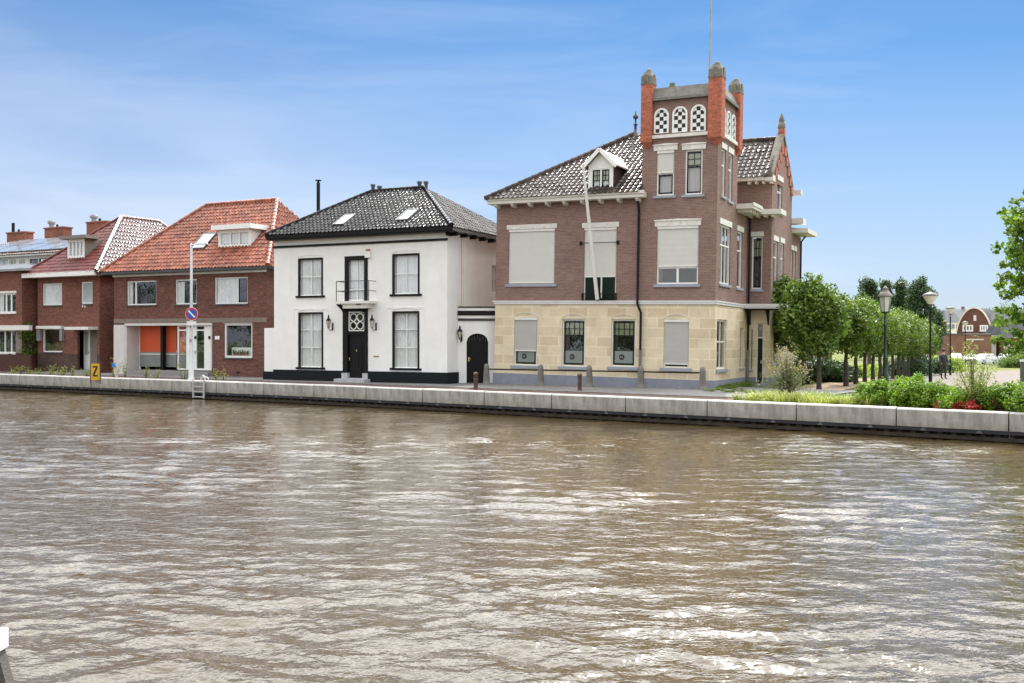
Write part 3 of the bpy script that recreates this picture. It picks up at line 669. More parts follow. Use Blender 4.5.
# gable triangle of the wing
gy=(WY0+WY1)/2; GZ=11.75
mb.poly([(WX,WY0,9.45),(WX,WY1,9.45),(WX,gy,GZ)]); mb.quad((WX-.003,WY1,7.4),(WX-.003,WY1,9.45),(WX-6,WY1,9.45),(WX-6,WY1,7.4))
up=mb.build('upper_wall',BRICK_M,A.o)
mb=MB(); wall(mb,fp,0,Wm,PLZ,bandz,opF,rev=.2); wall(mb,sp_,0,WY0,PLZ,bandz,opS,rev=.2); wall(mb,wfp,Wm,WX,PLZ,bandz,opWF); wall(mb,swp,WY0,RY,PLZ,bandz,opWS)
mb.build('ground_floor_wall',STONE,A.o)
mb=MB(); pl=.04
mb.box(-pl,Wm+pl,-pl,.3,-.4,PLZ); mb.box(Wm-.3,Wm+pl,.3,WY0+.01,-.4,PLZ-.001); mb.box(Wm+.02,a0-.02,WY0-pl,WY0+.2,-.4,PLZ-.002); mb.box(a1+.02,WX+pl,WY0-pl,WY0+.2,-.4,PLZ-.002); mb.box(WX-.2,WX+pl,WY0+.2,RY,-.4,PLZ-.003)
mb.build('plinth',BLUEST,A.o)
mb=MB(); bh=.07
for (h0,h1,pr) in ((-.07,.03,.06),(.03,.075,.10)):
    mb.box(-pr,Wm+pr,-pr,0.0-.0005,bandz+h0,bandz+h1); mb.box(Wm+.0005,Wm+pr,0.0,WY0-pr-.001,bandz+h0,bandz+h1-.001)
    mb.box(WX+.0005,WX+pr,WY0,RY,bandz+h0,bandz+h1-.002)
mb.build('string_course',BAND,A.o)
# porch roof over the entrance, continuing the band
mb=MB(); mb.box(Wm+.02,WX+.9,WY0-.75,WY0-.002,bandz-.10,bandz+.09); mb.box(Wm+.0,WX+.93,WY0-.78,WY0-.751,bandz-.02,bandz+.11); po=mb.build('porch_canopy',BAND,A.o)
mb=MB()
for xx in (Wm+.12,WX-.1,WX+.55):
    mb.prism([(xx,WY0-.02,bandz-.10),(xx,WY0-.7,bandz-.10),(xx,WY0-.35,bandz-.35),(xx,WY0-.02,bandz-.85)],(.06,0,0))
mb.box(Wm+.05,WX+.7,WY0-.7,WY0-.03,bandz-.16,bandz-.102); mb.build('canopy_bracket',BLACK,po)
mb=MB(); mb.box(Wm+.1,WX+.2,WY0-1.1,WY0-.045,-.3,.16); mb.build('doorstep',BLUEST,A.o)
# cornices
mb=MB(); ov=.48
lo=.26
mb.box(-lo,TX0+.24,-ov,-.05,EZ-.02,EZ+.22); mb.box(-lo-.05,TX0+.29,-ov-.06,-ov+.02,EZ+.13,EZ+.26); mb.box(-lo,-.002,-.05,9.9,EZ-.02,EZ+.219)
mb.box(-lo-.05,-lo+.02,-ov+.02,9.9,EZ+.131,EZ+.261); mb.build('front_cornice',CREAM,A.o); mb=MB()
n=8
for k in range(n+1):
    mb=MB(); c=.06+(TX0-.2)*k/n; mb.prism([(c,-.002,EZ-.02),(c,-.42,EZ-.02),(c,-.42,EZ-.09),(c,-.3,EZ-.17),(c,-.002,EZ-.2)],(.13,0,0)); mb.build('eave_bracket',CREAM,A.o)
mb=MB()
# side cornice between tower and wing
cz=EZ-.22
mb.box(Wm+.002,Wm+.75,TD-.15,WY0-.002,cz-.02,cz+.2); mb.box(Wm+.74,Wm+.80,TD-.2,WY0-.7,cz+.1,cz+.24)
mb.box(Wm+.002,WX+.55,WY0-.62,WY0-.003,cz-.10,cz+.13); mb.box(WX+.002,WX+.55,WY0-.002,WY0+.5,cz-.10,cz+.13)
for k in range(4): c=TD+.1+k*.4; mb.box(Wm+.002,Wm+.6,c,c+.12,cz-.15,cz-.021)
for k in range(4): c=Wm+.1+k*.35; mb.box(c,c+.1,WY0-.5,WY0-.003,cz-.2,cz-.101)
mb.build('side_cornice',CREAM,A.o); mb=MB()
# wing eave and rear eaves
wz=9.45
mb.box(TX0,WX+.02,WY0-.4,WY0-.002,wz-.02,wz+.18); mb.box(WX-.25,WX+.12,WY0-.42,WY0+.1,wz-.06,wz+.2)
for k in range(4): c=TX0+3.0+k*.33; mb.box(c+.3,c+.42,WY0-.3,WY0-.003,wz-.16,wz-.021)
mb.build('wing_cornice',CREAM,A.o); mb=MB(); mb.box(WX+.002,WX+.45,WY1-.15,WY1+.3,wz-.1,wz+.12); mb.build('gutter_end',CREAM,A.o); mb=MB()
mb.box(WX-.5,WX+.75,WY1+.25,RY+.3,7.5,7.72); mb.build('rear_eave',CREAM,A.o); mb=MB(); mb.box(WX-.5,WX+.55,WY1+.02,WY1+.8,7.95,8.2); mb.build('rear_upper_eave',CREAM,A.o)
# roofs
mb=MB(); o_=.55; ap=4.9; AZ=11.95; ez=EZ+.22
tile_slope(mb,[(-.32,-o_,ez),(TX0+.05,-o_,ez),(TX0+.05,ap-.5,AZ-(.5/(ap+o_))*(AZ-ez)),(TX0-1.2,ap,AZ),(ap,ap,AZ)],.24,.33,.055,.035,m=0,seed=3,pw=4.5,sub=10)
tile_slope(mb,[(-.32,9.9,ez),(-.32,-o_,ez),(ap,ap,AZ)],.24,.33,.045,m=0,seed=4)
ridge(mb,(-.32,-o_,ez+.03),(ap,ap,AZ+.05),.12); mb.quad((ap,ap,AZ),(TX0,ap,AZ),(TX0,9.9,ez),(-.32,9.9,ez))
# wing roof
wr0=wz+.16; tile_slope(mb,[(TX0-2,WY0-.42,wr0),(WX-.1,WY0-.42,wr0),(WX-.1,gy,GZ+.0),(TX0-2,gy,GZ)],.24,.33,.055,.035,m=0,seed=5,pw=4.5,sub=10)
mb.quad((TX0-2,gy,GZ-.02),(WX-.1,gy,GZ-.02),(WX-.1,WY1+.42,wr0),(TX0-2,WY1+.42,wr0)); ridge(mb,(TX0-2,gy,GZ+.04),(WX-.15,gy,GZ+.04),.11)
mb.quad((Wm-1,WY1,8.0),(WX+.3,WY1+.3,7.73),(WX+.3,RY+.2,7.73),(Wm-1,RY+.2,8.0)); mb.quad((TX0,TD,EZ+.02),(Wm+.4,TD,EZ+.02),(Wm+.4,WY0,EZ+.02),(TX0,WY0,EZ+.02))
rf=mb.build('roof',TILE_M,A.o)
mb=MB(); px_,py_=ap,ap; mb.lathe(px_,py_,[(.24,AZ-.1),(.13,AZ+.1),(.08,AZ+.16),(.06,AZ+.42),(.12,AZ+.47),(.05,AZ+.53),(.04,AZ+.72),(.13,AZ+.80),(.14,AZ+.86),(.06,AZ+.96),(.02,AZ+1.12)],10); mb.build('roof_finial',plain('dark_finial',(.07,.045,.05),.5),rf)
# gable coping, kneelers, finial, brick relief
mb=MB()
for (ya,za,yb,zb_) in ((WY0-.25,9.5,gy,GZ+.25),(WY1+.25,9.5,gy,GZ+.25)):
    mb.bar((WX-.12,ya,za),(WX-.12,yb,zb_),.34,.16)
mb.box(WX-.3,WX+.1,WY0-.42,WY0-.05,9.55,9.78)
mb.lathe(WX-.1,gy,[(.14,GZ+.46),(.18,GZ+.52),(.18,GZ+.75),(.11,GZ+.79),(.15,GZ+.87),(.02,GZ+1.22)],8)
gc=mb.build('gable_coping',GREYST,A.o)
mb=MB(); mb.box(WX-.22,WX+.06,gy-.16,gy+.16,GZ+.1,GZ+.465)
mb.build('finial_base',BRICK_T,A.o)
for sgn in (-1,1):
    mb=MB()
    for k in range(5):
        y_=gy+sgn*(.25+k*.42); z_=GZ-.35-k*.42; mb.box(WX+.001,WX+.06,y_-.16-(.11 if sgn<0 else 0),y_+.16+(.11 if sgn>0 else 0),z_-.43,z_)
    mb.build('gable_brick_relief',BRICK_T,A.o)
# tower head: parapet, cornice, arched checker windows, corner piers
mb=MB(); _,cz2=A.fr(680,136.0); _,pz0=A.fr(680,97.5); _,pz1=A.fr(680,91.5)
mb.box(TX0-.02,Wm+.10,-.12,-.001,cz2-.05,cz2+.09); mb.box(Wm+.001,Wm+.12,0,TD,cz2-.05,cz2+.09)
mb.build('tower_string_course',LINTEL,A.o)
mb=MB(); tzz=TZ
mb.hexa([(TX0,-.12,tzz-.02),(Wm+.12,-.12,tzz-.02),(Wm-.3,.5,tzz-.02),(TX0,.5,tzz-.02)],[(TX0,.08,tzz+.5),(Wm-.08,.08,tzz+.5),(Wm-.3,.5,tzz+.5),(TX0,.5,tzz+.5)])
mb.hexa([(Wm-.3,.5,tzz-.021),(Wm+.12,-.12,tzz-.021),(Wm+.12,TD,tzz-.021),(Wm-.3,TD,tzz-.021)],[(Wm-.3,.5,tzz+.499),(Wm-.08,.08,tzz+.499),(Wm-.08,TD,tzz+.499),(Wm-.3,TD,tzz+.499)])
mb.box(TX0,Wm-.3,.5,TD,tzz-.02,tzz+.1); mb.box(TX0+.02,TX0+.3,.5,TD,tzz,tzz+.5); mb.box(TX0,Wm,TD-.3,TD+.1,tzz,tzz+.48)
mb.box(TX0-.02,Wm+.05,-.16,-.121,tzz-.08,tzz+.03); mb.box(Wm+.121,Wm+.16,0,TD,tzz-.08,tzz+.03)
pp=mb.build('parapet_roof',plain('parapet_slate',(.19,.18,.165),.9,.3,4,.01),A.o)
mb=MB(); xv,_=A.fr(668,90); mb.box(xv-.1,xv+.1,.5,.7,tzz+.5,tzz+.78); mb.build('vent_block',plain('mossy_stone',(.13,.15,.07),.9,.3),pp)
def arch_win(mp,a0,a1,b0,b1,flip):
    w=a1-a0; r=w/2; cxx=(a0+a1)/2; sz=b1-r
    out=[(a0,b0),(a1,b0)]+[(cxx+r*math.cos(t),sz+r*math.sin(t)) for t in np.linspace(0,math.pi,15)]
    fw=.075; ri=r-fw; inn=[(a0+fw,b0+fw*.4),(a1-fw,b0+fw*.4)]+[(cxx+ri*math.cos(t),sz+ri*math.sin(t)) for t in np.linspace(0,math.pi,15)]
    q=MB(); n=len(out)
    for i in range(n):
        j=(i+1)%n
        q.add([mp(*out[i],-.05),mp(*out[j],-.05),mp(*inn[j],-.05),mp(*inn[i],-.05),mp(*out[i],.02),mp(*out[j],.02),mp(*inn[j],.02),mp(*inn[i],.02)],[[0,1,2,3],[0,4,5,1],[3,2,6,7]])
    w_=q.build('arched_window',WHITE,A.o)
    q=MB(); q.poly([mp(*p,-.012) for p in inn]); q.build('panel',WHITE,w_)
    q=MB(); nc=3; cw=(w-2*fw)/nc; nr=int(math.ceil((b1-b0)/cw))+1
    for rr in range(nr):
        for c in range(nc):
            if (rr+c+flip)%2: continue
            x0=a0+fw+c*cw;x1=x0+cw;z0=b0+fw*.4+rr*cw;z1=z0+cw
            pts=[]
            for (x,z) in ((x0,z0),(x1,z0),(x1,z1),((x0+x1)/2,z1),(x0,z1)):
                if z>sz:
                    hx=abs(x-cxx); zl=sz+math.sqrt(max(0,ri*ri-hx*hx)) if hx<ri else sz
                    z=min(z,zl)
                pts.append((x,z))
            if max(p[1] for p in pts)-z0<.02: continue
            q.poly([mp(*p,-.016) for p in pts])
    q.build('checker_panes',CHK_B,w_)
for i,(x0,x1,y0,y1) in enumerate(((654.3,669.0,108.3,133.4),(672.6,687.6,106.4,132.4),(691,706.2,104.6,131.2))):
    a0_,a1_,b0_,b1_=A.frect(x0,x1,y0,y1); arch_win(fp,a0_,a1_,b0_,b1_,i%2)
a_0,_,b0_,b1_=A.frect(672.6,687.6,106.4,132.4); hw=.30
for k,yy in enumerate((.72,1.52,2.32)): arch_win(sp_,yy-hw,yy+hw,b0_-.02,b1_-.02,k%2)
pl_=A.fr(646.3,110,-.2)[0]; pr_=A.fr(714.9,110,-.2)[0]
for (cx_,cy_,h) in ((pl_,.06,.25),(pr_,.06,.285),(pr_+.02,TD-.2,.265),(pl_,TD-.2,.25)):
    z0=A.fr(714,138.0)[1]; z1=A.fr(714,78.5)[1]
    mb=MB(); mb.box(cx_-h,cx_+h,cy_-h,cy_+h,z0,z1); b=[(cx_-h,cy_-h,z0),(cx_+h,cy_-h,z0),(cx_+h,cy_+h,z0),(cx_-h,cy_+h,z0)]; tip=(cx_-.02,cy_+.02,z0-.42)
    mb.add(b+[tip],[[1,0,4],[2,1,4],[3,2,4],[0,3,4]])
    pr=mb.build('corner_pier',BRICK_T,A.o)
    mb=MB(); h2=h+.02
    def sq(r0,za_,r1,zb_): mb.hexa([(cx_-r0,cy_-r0,za_),(cx_+r0,cy_-r0,za_),(cx_+r0,cy_+r0,za_),(cx_-r0,cy_+r0,za_)],[(cx_-r1,cy_-r1,zb_),(cx_+r1,cy_-r1,zb_),(cx_+r1,cy_+r1,zb_),(cx_-r1,cy_+r1,zb_)])
    sq(h2,z1+.001,h2,z1+.07); sq(h2*.96,z1+.07,h2*.93,z1+.34); sq(h2*.93,z1+.34,h2*.62,z1+.50); sq(h2*.58,z1+.50,h2*.50,z1+.58); mb.lathe(cx_,cy_,[(h2*.42,z1+.58),(h2*.44,z1+.63),(h2*.3,z1+.69),(.02,z1+.72)],8)
    mb.box(cx_+h2*.75,cx_+h2*1.04,cy_-h2*.3,cy_+h2*.3,z1+.071,z1+.42); mb.box(cx_-h2*.3,cx_+h2*.3,cy_-h2*1.04,cy_-h2*.75,z1+.071,z1+.42)
    mb.build('pier_cap',GREYST,pr)
# flagpole on the tower roof
pb=A.fr(708.5,90,1.6); pt=A.fr(711.3,-30,1.6)
mb=MB(); mb.tube([(pb[0],1.6,TZ),(pb[0]+.03,1.6,pb[1]),(pt[0],1.6,pt[1])],[.055,.05,.03],8); mb.build('flagpole',ZINC,A.o)
# drainpipes
mb=MB(); xd,zj=A.fr(638.3,304); xd2,zk=A.fr(641.8,313); _,zl=A.fr(641.5,350)
mb.tube([(xd,-.30,EZ-.05),(xd,-.12,EZ-.5),(xd,-.12,zj+.15),(xd+.01,-.15,zj),(xd2,-.12,zk),(xd2,-.12,zl)],.055,8)
dp=mb.build('drainpipe',IRON,A.o); mb=MB(); mb.tube([(xd2,-.12,zl),(xd2,-.12,0)],.065,8); mb.build('lower_pipe',plain('grey_pipe',(.16,.155,.15),.6,.15),dp)
mb=MB(); yd,zq=A.sd(745.6,350,Wm); mb.tube([(Wm+.1,yd,EZ-.1),(Wm+.1,yd,zq)],.05,8); dp=mb.build('drainpipe',IRON,A.o); mb=MB(); mb.tube([(Wm+.1,yd,zq),(Wm+.1,yd,0)],.06,8); mb.build('lower_pipe',MATS['grey_pipe'],dp)
mb=MB(); mb.tube([(WX+.3,RY-.35,7.5),(WX+.08,RY-.35,7.2),(WX+.08,RY-.35,.2)],.045,8); mb.build('drainpipe',IRON,A.o)
# dormer
dy=-.12; x0,_=A.fr(588.3,180,dy); x1,_=A.fr(613.2,180,dy); zb0=A.fr(600,196.5,dy)[1]; zb1=A.fr(600,165,dy)[1]; za=A.fr(599.5,150.5,dy)[1]
xm=(x0+x1)/2; back=4.2
wr=(x0+.14,x1-.14,zb0+.08,A.fr(600,168.5,dy)[1])
dfp=FP(dy)
mb=MB(); wall(mb,dfp,x0,x1,zb0,zb1,[wr],0,.1); mb.poly([(x0,dy,zb1),(x1,dy,zb1),(xm,dy,za-.05)])
dm=mb.build('dormer',WHITE,A.o)
mb=MB(); mb.quad((x1,dy,zb0-.1),(x1,back,zb0-.1),(x1,back,zb1),(x1,dy,zb1)); mb.build('dormer_cheek',BROWNB,dm); mb=MB(); mb.quad((x0,dy,zb0-.1),(x0,dy,zb1),(x0,back,zb1),(x0,back,zb0-.1)); mb.build('dormer_cheek',BROWNB,dm)
mb=MB()
for (xa,xb) in ((x0-.2,xm),(x1+.2,xm)):
    zlo=zb1-.1; mb.hexa([(xa,dy-.2,zlo),(xb,dy-.2,za),(xb,back,za),(xa,back,zlo)],[(xa,dy-.2,zlo+.06),(xb,dy-.2,za+.06),(xb,back,za+.06),(xa,back,zlo+.06)])
mb.build('dormer_roof',COPPER,dm)
mb=MB()
for (xa,xb) in ((x0-.22,xm),(x1+.22,xm)): mb=MB(); mb.bar((xa,dy-.22,zb1-.13),(xb,dy-.22,za+.02),.05,.16,0,up=(0,0,1)); mb.build('bargeboard',WHITE,dm)
mb=MB(); mb.box(x0-.05,x1+.05,dy-.08,dy-.002,zb0-.02,zb0+.06); mb.build('dormer_sill',WHITE,dm)
window(dm,dfp,wr,.05,WHITE,vs=(.5,),bw=.08,rec=.05,sash=(IRON,[(.06,.46,.04,.96),(.54,.94,.04,.96)]),leaded=(.55,.93,4,2),back=False,curt=1,curtrect=(.05,.95,.05,.53))
# leaning white flagpole, held by the bar
fa=A.fr(597.8,299,-.14); fb=A.fr(583.2,166,-1.2)
mb=MB(); P0=A.M@Vector((fa[0],-.2,fa[1]-.02)); P1=A.M@Vector((fb[0],-1.2,fb[1]))
mb.tube([(0,0,0),(P1-P0)*.55,(P1-P0)],[.085,.075,.045],10); mb.lathe((P1-P0).x,(P1-P0).y,[(.03,(P1-P0).z),(.07,(P1-P0).z+.05),(.03,(P1-P0).z+.1)],8)
fo=empty('flagpole',at_loc(*P0),'white wooden flagpole leaning out from the balcony window of the mansion','flagpole'); mb.build('pole',WHITED,fo)

# ================================================================== WHITE HOUSE
th=R(64.5); Bw=9.866
H=Bld('white_house',(-11.87,50.45,PAVE),-(math.pi/2-th),'white plastered house with black trim and shiny black hipped roof','house')
fp=FP(0); sp_=SP(Bw); D=8.0; EZ=6.92
opF=[]
def wsash(rect,hs): 
    window(H.o,FP(0),rect,.05,WHITE,vs=(.5,),hs=hs,bw=.04,rec=.10,curt=1,surround=(BLACK,.09),sill=BLACK,sillh=.10,sillo=.12)
rects=[(298.3,323.0,258,295.6,(.5,)),(392.4,419.6,253.6,294,(.5,)),(298.5,323.2,312.3,367.2,(.36,.68)),(392.5,419.3,311.2,368,(.36,.68))]
for (x0,x1,y0,y1,hs) in rects:
    r=H.frect(x0,x1,y0,y1); opF.append(r); wsash(r,hs)
    a0,a1,b0,b1=r; q=MB()
    for k in range(8):
        t0=k/8;t1=(k+1)/8; f_=lambda t:b1+.10+.07*(1-(2*t-1)**2)
        q.bar((a0+(a1-a0)*t0,-.012,f_(t0)),(a0+(a1-a0)*t1,-.012,f_(t1)),.07,.024,0,up=(0,1,0))
    if y1>300:
        for xx in (a0-.28,a1+.28): q.box(xx-.02,xx+.02,-.02,-.001,b1-.55,b1+.15)
        q.box(a0-.28,a1+.28,-.02,-.001,b1+.15,b1+.19)
    q.build('hood_mould',PLASTER,H.o)
r=H.frect(344.8,367.8,256,301.5); opF.append(r)
window(H.o,fp,r,.10,WHITE,vs=(.5,),hs=(.25,),bw=.06,rec=.10,curt=1,surround=(BLACK,.2),name='balcony_door',back=True)
# door
r=H.frect(343.0,368.0,307.5,376.5); r=(r[0],r[1],.18,r[3]); opF.append((r[0],r[1],-.3,r[3])); a0,a1,b0,b1=r
mb=MB(); pbox(mb,fp,a0,a0+.28,b0,b1,-.03,.12); pbox(mb,fp,a1-.2,a1,b0,b1,-.03,.12); pbox(mb,fp,a0+.28,a1-.2,b1-.18,b1,-.03,.12)
zt=H.fr(356,331.5)[1]; pbox(mb,fp,a0+.28,a1-.2,zt-.14,zt,.0,.14); fd=mb.build('door_frame',BLACK,H.o)
mb=MB(); pbox(mb,fp,a0+.28,a1-.2,b0,zt-.14,.10,.15); dcx=(a0+.28+a1-.2)/2; dw=(a1-.2-a0-.28)
for (u,v,w_,h_) in ((0,.30,.30,1.45),):
    pbox(mb,fp,dcx-w_,dcx+w_,b0+.25,b0+.25+h_,.08,.10)
    pbox(mb,fp,dcx-w_+.08,dcx+w_-.08,b0+.33,b0+.17+h_,.066,.08); pbox(mb,fp,dcx-.09,dcx+.09,b0+.55,b0+1.45,.05,.066)
door=mb.build('front_door',BLACK,fd)
mb=MB(); pbox(mb,fp,dcx-dw/2+.05,dcx-dw/2+.1,b0+.85,b0+.98,.03,.10); pbox(mb,fp,dcx-.03,dcx+.03,b0+1.28,b0+1.36,.035,.05); mb.build('brass_handle',plain('brass',(.65,.5,.2),.25,.05,metal=1),fd)
mb=MB(); w0=a0+.30;w1=a1-.22; z0=zt+.02; z1=b1-.2; pbox(mb,fp,w0,w0+.05,z0,z1,.03,.09); pbox(mb,fp,w1-.05,w1,z0,z1,.03,.09); pbox(mb,fp,w0+.05,w1-.05,z0,z0+.05,.03,.09); pbox(mb,fp,w0+.05,w1-.05,z1-.05,z1,.03,.09)
# tracery of the fanlight
cxx=(w0+w1)/2; czz=(z0+z1)/2; rr=min(w1-w0,z1-z0)*.25
def ring(mb,cx,cz,r,t,y,n=20):
    for k in range(n):
        a=2*math.pi*k/n;b=2*math.pi*(k+1)/n
        mb.bar((cx+r*math.cos(a),y,cz+r*math.sin(a)),(cx+r*math.cos(b),y,cz+r*math.sin(b)),t,.03,0,up=(0,1,0))
for (dx,dz) in ((-1,1),(1,1),(-1,-1),(1,-1)): ring(mb,cxx+dx*rr*.85,czz+dz*rr*.85,rr*.78,.045,.06)
ring(mb,cxx,czz,rr*.55,.045,.055)
fl=mb.build('fanlight',WHITE,fd); mb=MB(); pbox(mb,fp,w0+.02,w1-.02,z0+.02,z1-.02,.075,.085); mb.build('pane',GLASS,fl)
mb=MB(); mb.box(a0+.2,a1-.1,.3,.32,zt,b1); mb.build('hall_back',DARKIN,fl)
mb=MB(); mb.box(a0-.15,a1+.15,-.55,-.03,-.2,.15); mb.box(a0-.02,a0+.32,-.10,.13,.15,.42); mb.box(a1-.26,a1+.02,-.10,.13,.15,.42); mb.box(a0+.32,a1-.26,-.05,.2,.1,.179); mb.build('doorstep',plain('pale_step_stone',(.42,.42,.43),.8,.12,4),H.o)
# canopy / balcony
xl,zc=H.fr(336.5,301.8,-.5); xr,_=H.fr(371,301.8,-.5)
mb=MB(); mb.box(xl,xr,-.62,-.002,zc-.10,zc+.02); mb.box(xl+.35,xr-.25,-.5,-.003,zc-.32,zc-.101); bal=mb.build('balcony_slab',WHITED,H.o)
mb=MB()
for xx in (a0+.02,a1-.3):
    for k in range(3): mb.bar((xx+.1*k,-.02,zc-.42),(xx+.1*k,-.55,zc-.12),.035,.05)
    mb.box(xx-.03,xx+.28,-.06,-.03,zc-.5,zc-.1)
mb.build('balcony_bracket',IRON,bal)
mb=MB(); zr=H.fr(354,281,-.6)[1]
for (p,q) in (((xl+.06,-.6),(xr-.06,-.6)),((xl+.06,-.6),(xl+.06,0)),((xr-.06,-.6),(xr-.06,0))):
    for z in (zr,zr-(zr-zc)*.48): mb.tube([(p[0],p[1],z),(q[0],q[1],z)],.017,6)
for xx in (xl+.06,xr-.06): mb.tube([(xx,-.6,zc),(xx,-.6,zr)],.02,6)
mb.build('balcony_rail',IRON,bal)
# wall lamps
def wall_lamp(par,x,z,y=0):
    mb=MB(); mb.box(x-.035+.08,x+.035+.08,y-.03,y-.002,z-.25,z+.1); mb.tube([(x+.08,y-.03,z-.2),(x+.05,y-.2,z-.28),(x,y-.24,z-.16)],.015,6)
    mb.lathe(x,y-.24,[(.035,z-.16),(.05,z-.12)],6); mb.lathe(x,y-.24,[(.13,z+.2),(.10,z+.27),(.035,z+.36),(.05,z+.4),(.01,z+.5)],6)
    for k in range(6): t=math.pi*k/3; mb.tube([(x+.05*math.cos(t),y-.24+.05*math.sin(t),z-.12),(x+.115*math.cos(t),y-.24+.115*math.sin(t),z+.2)],.008,4)
    l=mb.build('wall_lamp',IRON,par); mb=MB(); mb.lathe(x,y-.24,[(.045,z-.12),(.105,z+.2)],6); mb.build('lamp_glass',plain('lamp_milk_glass',(.62,.6,.52),.2,.05),l)
for px in (331.5,374.8): xx,zz_=H.fr(px,325); wall_lamp(H.o,xx,zz_)
xx,zz_=H.fr(376.2,356.5); mb=MB(); mb.box(xx-.15,xx+.15,-.015,-.002,zz_-.03,zz_+.035); mb.build('letter_slot',plain('aged_brass',(.45,.25,.15),.4,.1,metal=.6),H.o)
xx,zz_=H.fr(369,253.5); mb=MB(); mb.box(xx-.16,xx+.12,-.12,-.002,zz_-.2,zz_+.1); mb.box(xx-.12,xx+.08,-.1,-.02,zz_+.1,zz_+.2,1); mb.build('alarm_box',[WHITE,plain('alarm_red',(.4,.06,.04),.4)],H.o)
mb=MB(); wall(mb,fp,0,Bw,.52,EZ,opF); mb.quad((Bw,0,0),(Bw,1.35,0),(Bw,1.35,EZ),(Bw,0,EZ)); mb.quad((0,0,0),(0,0,EZ),(0,D,EZ),(0,D,0)); mb.quad((0,D,0),(Bw,D,0),(Bw,D,EZ),(0,D,EZ)); mb.box(-.9,-.001,.35,.55,0,H.fr(268,328,.35)[1]); mb.build('wall',PLASTER,H.o)
so2=[]; r=H.srect(491.3,497,255,279,Bw-.0); rr1=(4.55,5.35,4.35,5.75); rr2=(4.55,5.35,1.2,2.6)
mb=MB(); wall(mb,sp_,1.35,D,0,EZ,[rr1]); mb.build('side_wall',PLASTER_C,H.o)
window(H.o,sp_,rr1,.06,WHITE,vs=(.5,),hs=(.5,),curt=1)
mb=MB(); pl=.035; mb.box(-pl,a0,-pl,.2,-.3,.52); mb.box(a1,Bw+pl,-pl,.2,-.3,.52); mb.box(Bw-.2,Bw+pl,.2,1.2,-.3,.519); mb.box(-.95,-.0361,.3,.6,-.3,.4); mb.build('plinth',BLACKP,H.o)
# cornice: black gutter, white frieze, black moulding
mb=MB(); ov=.42
lo=.12; mb.box(-lo,Bw+ov,-ov,.02,EZ,EZ+.14); mb.box(-lo-.05,Bw+ov+.05,-ov-.07,-ov+.06,EZ+.08,EZ+.30); mb.box(-lo-.05,-lo+.06,-ov+.061,D+ov,EZ+.081,EZ+.299)
mb.box(Bw-.0,Bw+.09,-.15,.25,EZ-.14,EZ); mb.box(-.05,Bw+.05,-.06,-.002,EZ-.36,EZ-.25); mb.build('black_gutter',BLACK,H.o)
mb=MB(); mb.box(Bw+.04,Bw+ov+.06,-ov+.1,D+ov,EZ+.06,EZ+.20); mb.build('side_gutter',ZINC,H.o)
for k in range(9): mb=MB(); y_=.3+k*.95; mb.box(Bw+.002,Bw+.32,y_,y_+.14,EZ-.12,EZ+.059); mb.build('rafter_end',BLACK,H.o)
# drain pipe on the side wall
mb=MB(); mb.tube([(Bw+.06,1.36,EZ),(Bw+.06,1.36,2.5)],.05,8); mb.build('drainpipe',plain('cream_pipe',(.66,.6,.5),.5),H.o)
mb=MB(); ez=EZ+.26; o_=.50; RZ=9.7; rx0,rx1=3.15,6.32; ry=4.0
c=[(-.12,-o_,ez),(Bw+o_,-o_,ez),(rx1,ry,RZ),(rx0,ry,RZ)]
tile_slope(mb,c,.225,.33,.060,.04,seed=11,pw=4.5,sub=10)
tile_slope(mb,[(Bw+o_,-o_,ez-.05),(Bw+o_,D+o_,ez-.05),(rx1,ry,RZ)],.225,.33,.04,seed=12,m=1)
tile_slope(mb,[(-.12,D+o_,ez),(-.12,-o_,ez),(rx0,ry,RZ)],.225,.33,.05,seed=13)
mb.quad((Bw+o_,D+o_,ez),(-o_,D+o_,ez),(rx0,ry,RZ),(rx1,ry,RZ))
for p,q in ((c[0],c[3]),(c[1],c[2]),(c[3],c[2])): ridge(mb,Vector(p)+Vector((0,0,.04)),Vector(q)+Vector((0,0,.05)),.10,.33)
rf=mb.build('roof',[TILE_W,tile_mat('side_black_tile',(.04,.04,.042),(.07,.068,.067),None,.55,.05,.0)],H.o)
def on_slope(p0,p1,p2,mat3=None): pass
def skylight(bl,par,pxq,eave,ezz,ridgey,rz,name='skylight',lift=.12):
    """pxq: four pixel corners; placed on the front slope through (y=eave,z=ezz)-(y=ridgey,z=rz)"""
    a=Vector((0,eave,ezz)); n=Vector((0,-(rz-ezz),(ridgey-eave))).normalized(); pts=[]
    for (px,py) in pxq:
        o,d=bl.ray(px,py); t=(a-o+n*lift).dot(n)/d.dot(n); pts.append(o+d*t)
    # make it square to the slope
    xl=(pts[0].x+pts[3].x)/2; xr=(pts[1].x+pts[2].x)/2; yt=(pts[0].y+pts[1].y)/2; yb=(pts[2].y+pts[3].y)/2
    def P(x,y,l): z=ezz+(y-eave)*(rz-ezz)/(ridgey-eave); return Vector((x,y,z))+n*l
    mb=MB(); f=.07
    for (x0,x1,y0,y1) in ((xl,xl+f,yb,yt),(xr-f,xr,yb,yt),(xl+f,xr-f,yb,yb+f),(xl+f,xr-f,yt-f,yt)):
        mb.hexa([P(x0,y0,0),P(x1,y0,0),P(x1,y1,0),P(x0,y1,0)],[P(x0,y0,lift),P(x1,y0,lift),P(x1,y1,lift),P(x0,y1,lift)])
    s_=mb.build(name,GUTTER,par); mb=MB(); mb.quad(P(xl+f*.5,yb+f*.5,lift-.02),P(xr-f*.5,yb+f*.5,lift-.02),P(xr-f*.5,yt-f*.5,lift-.02),P(xl+f*.5,yt-f*.5,lift-.02)); mb.build('pane',SKYGLASS,s_)
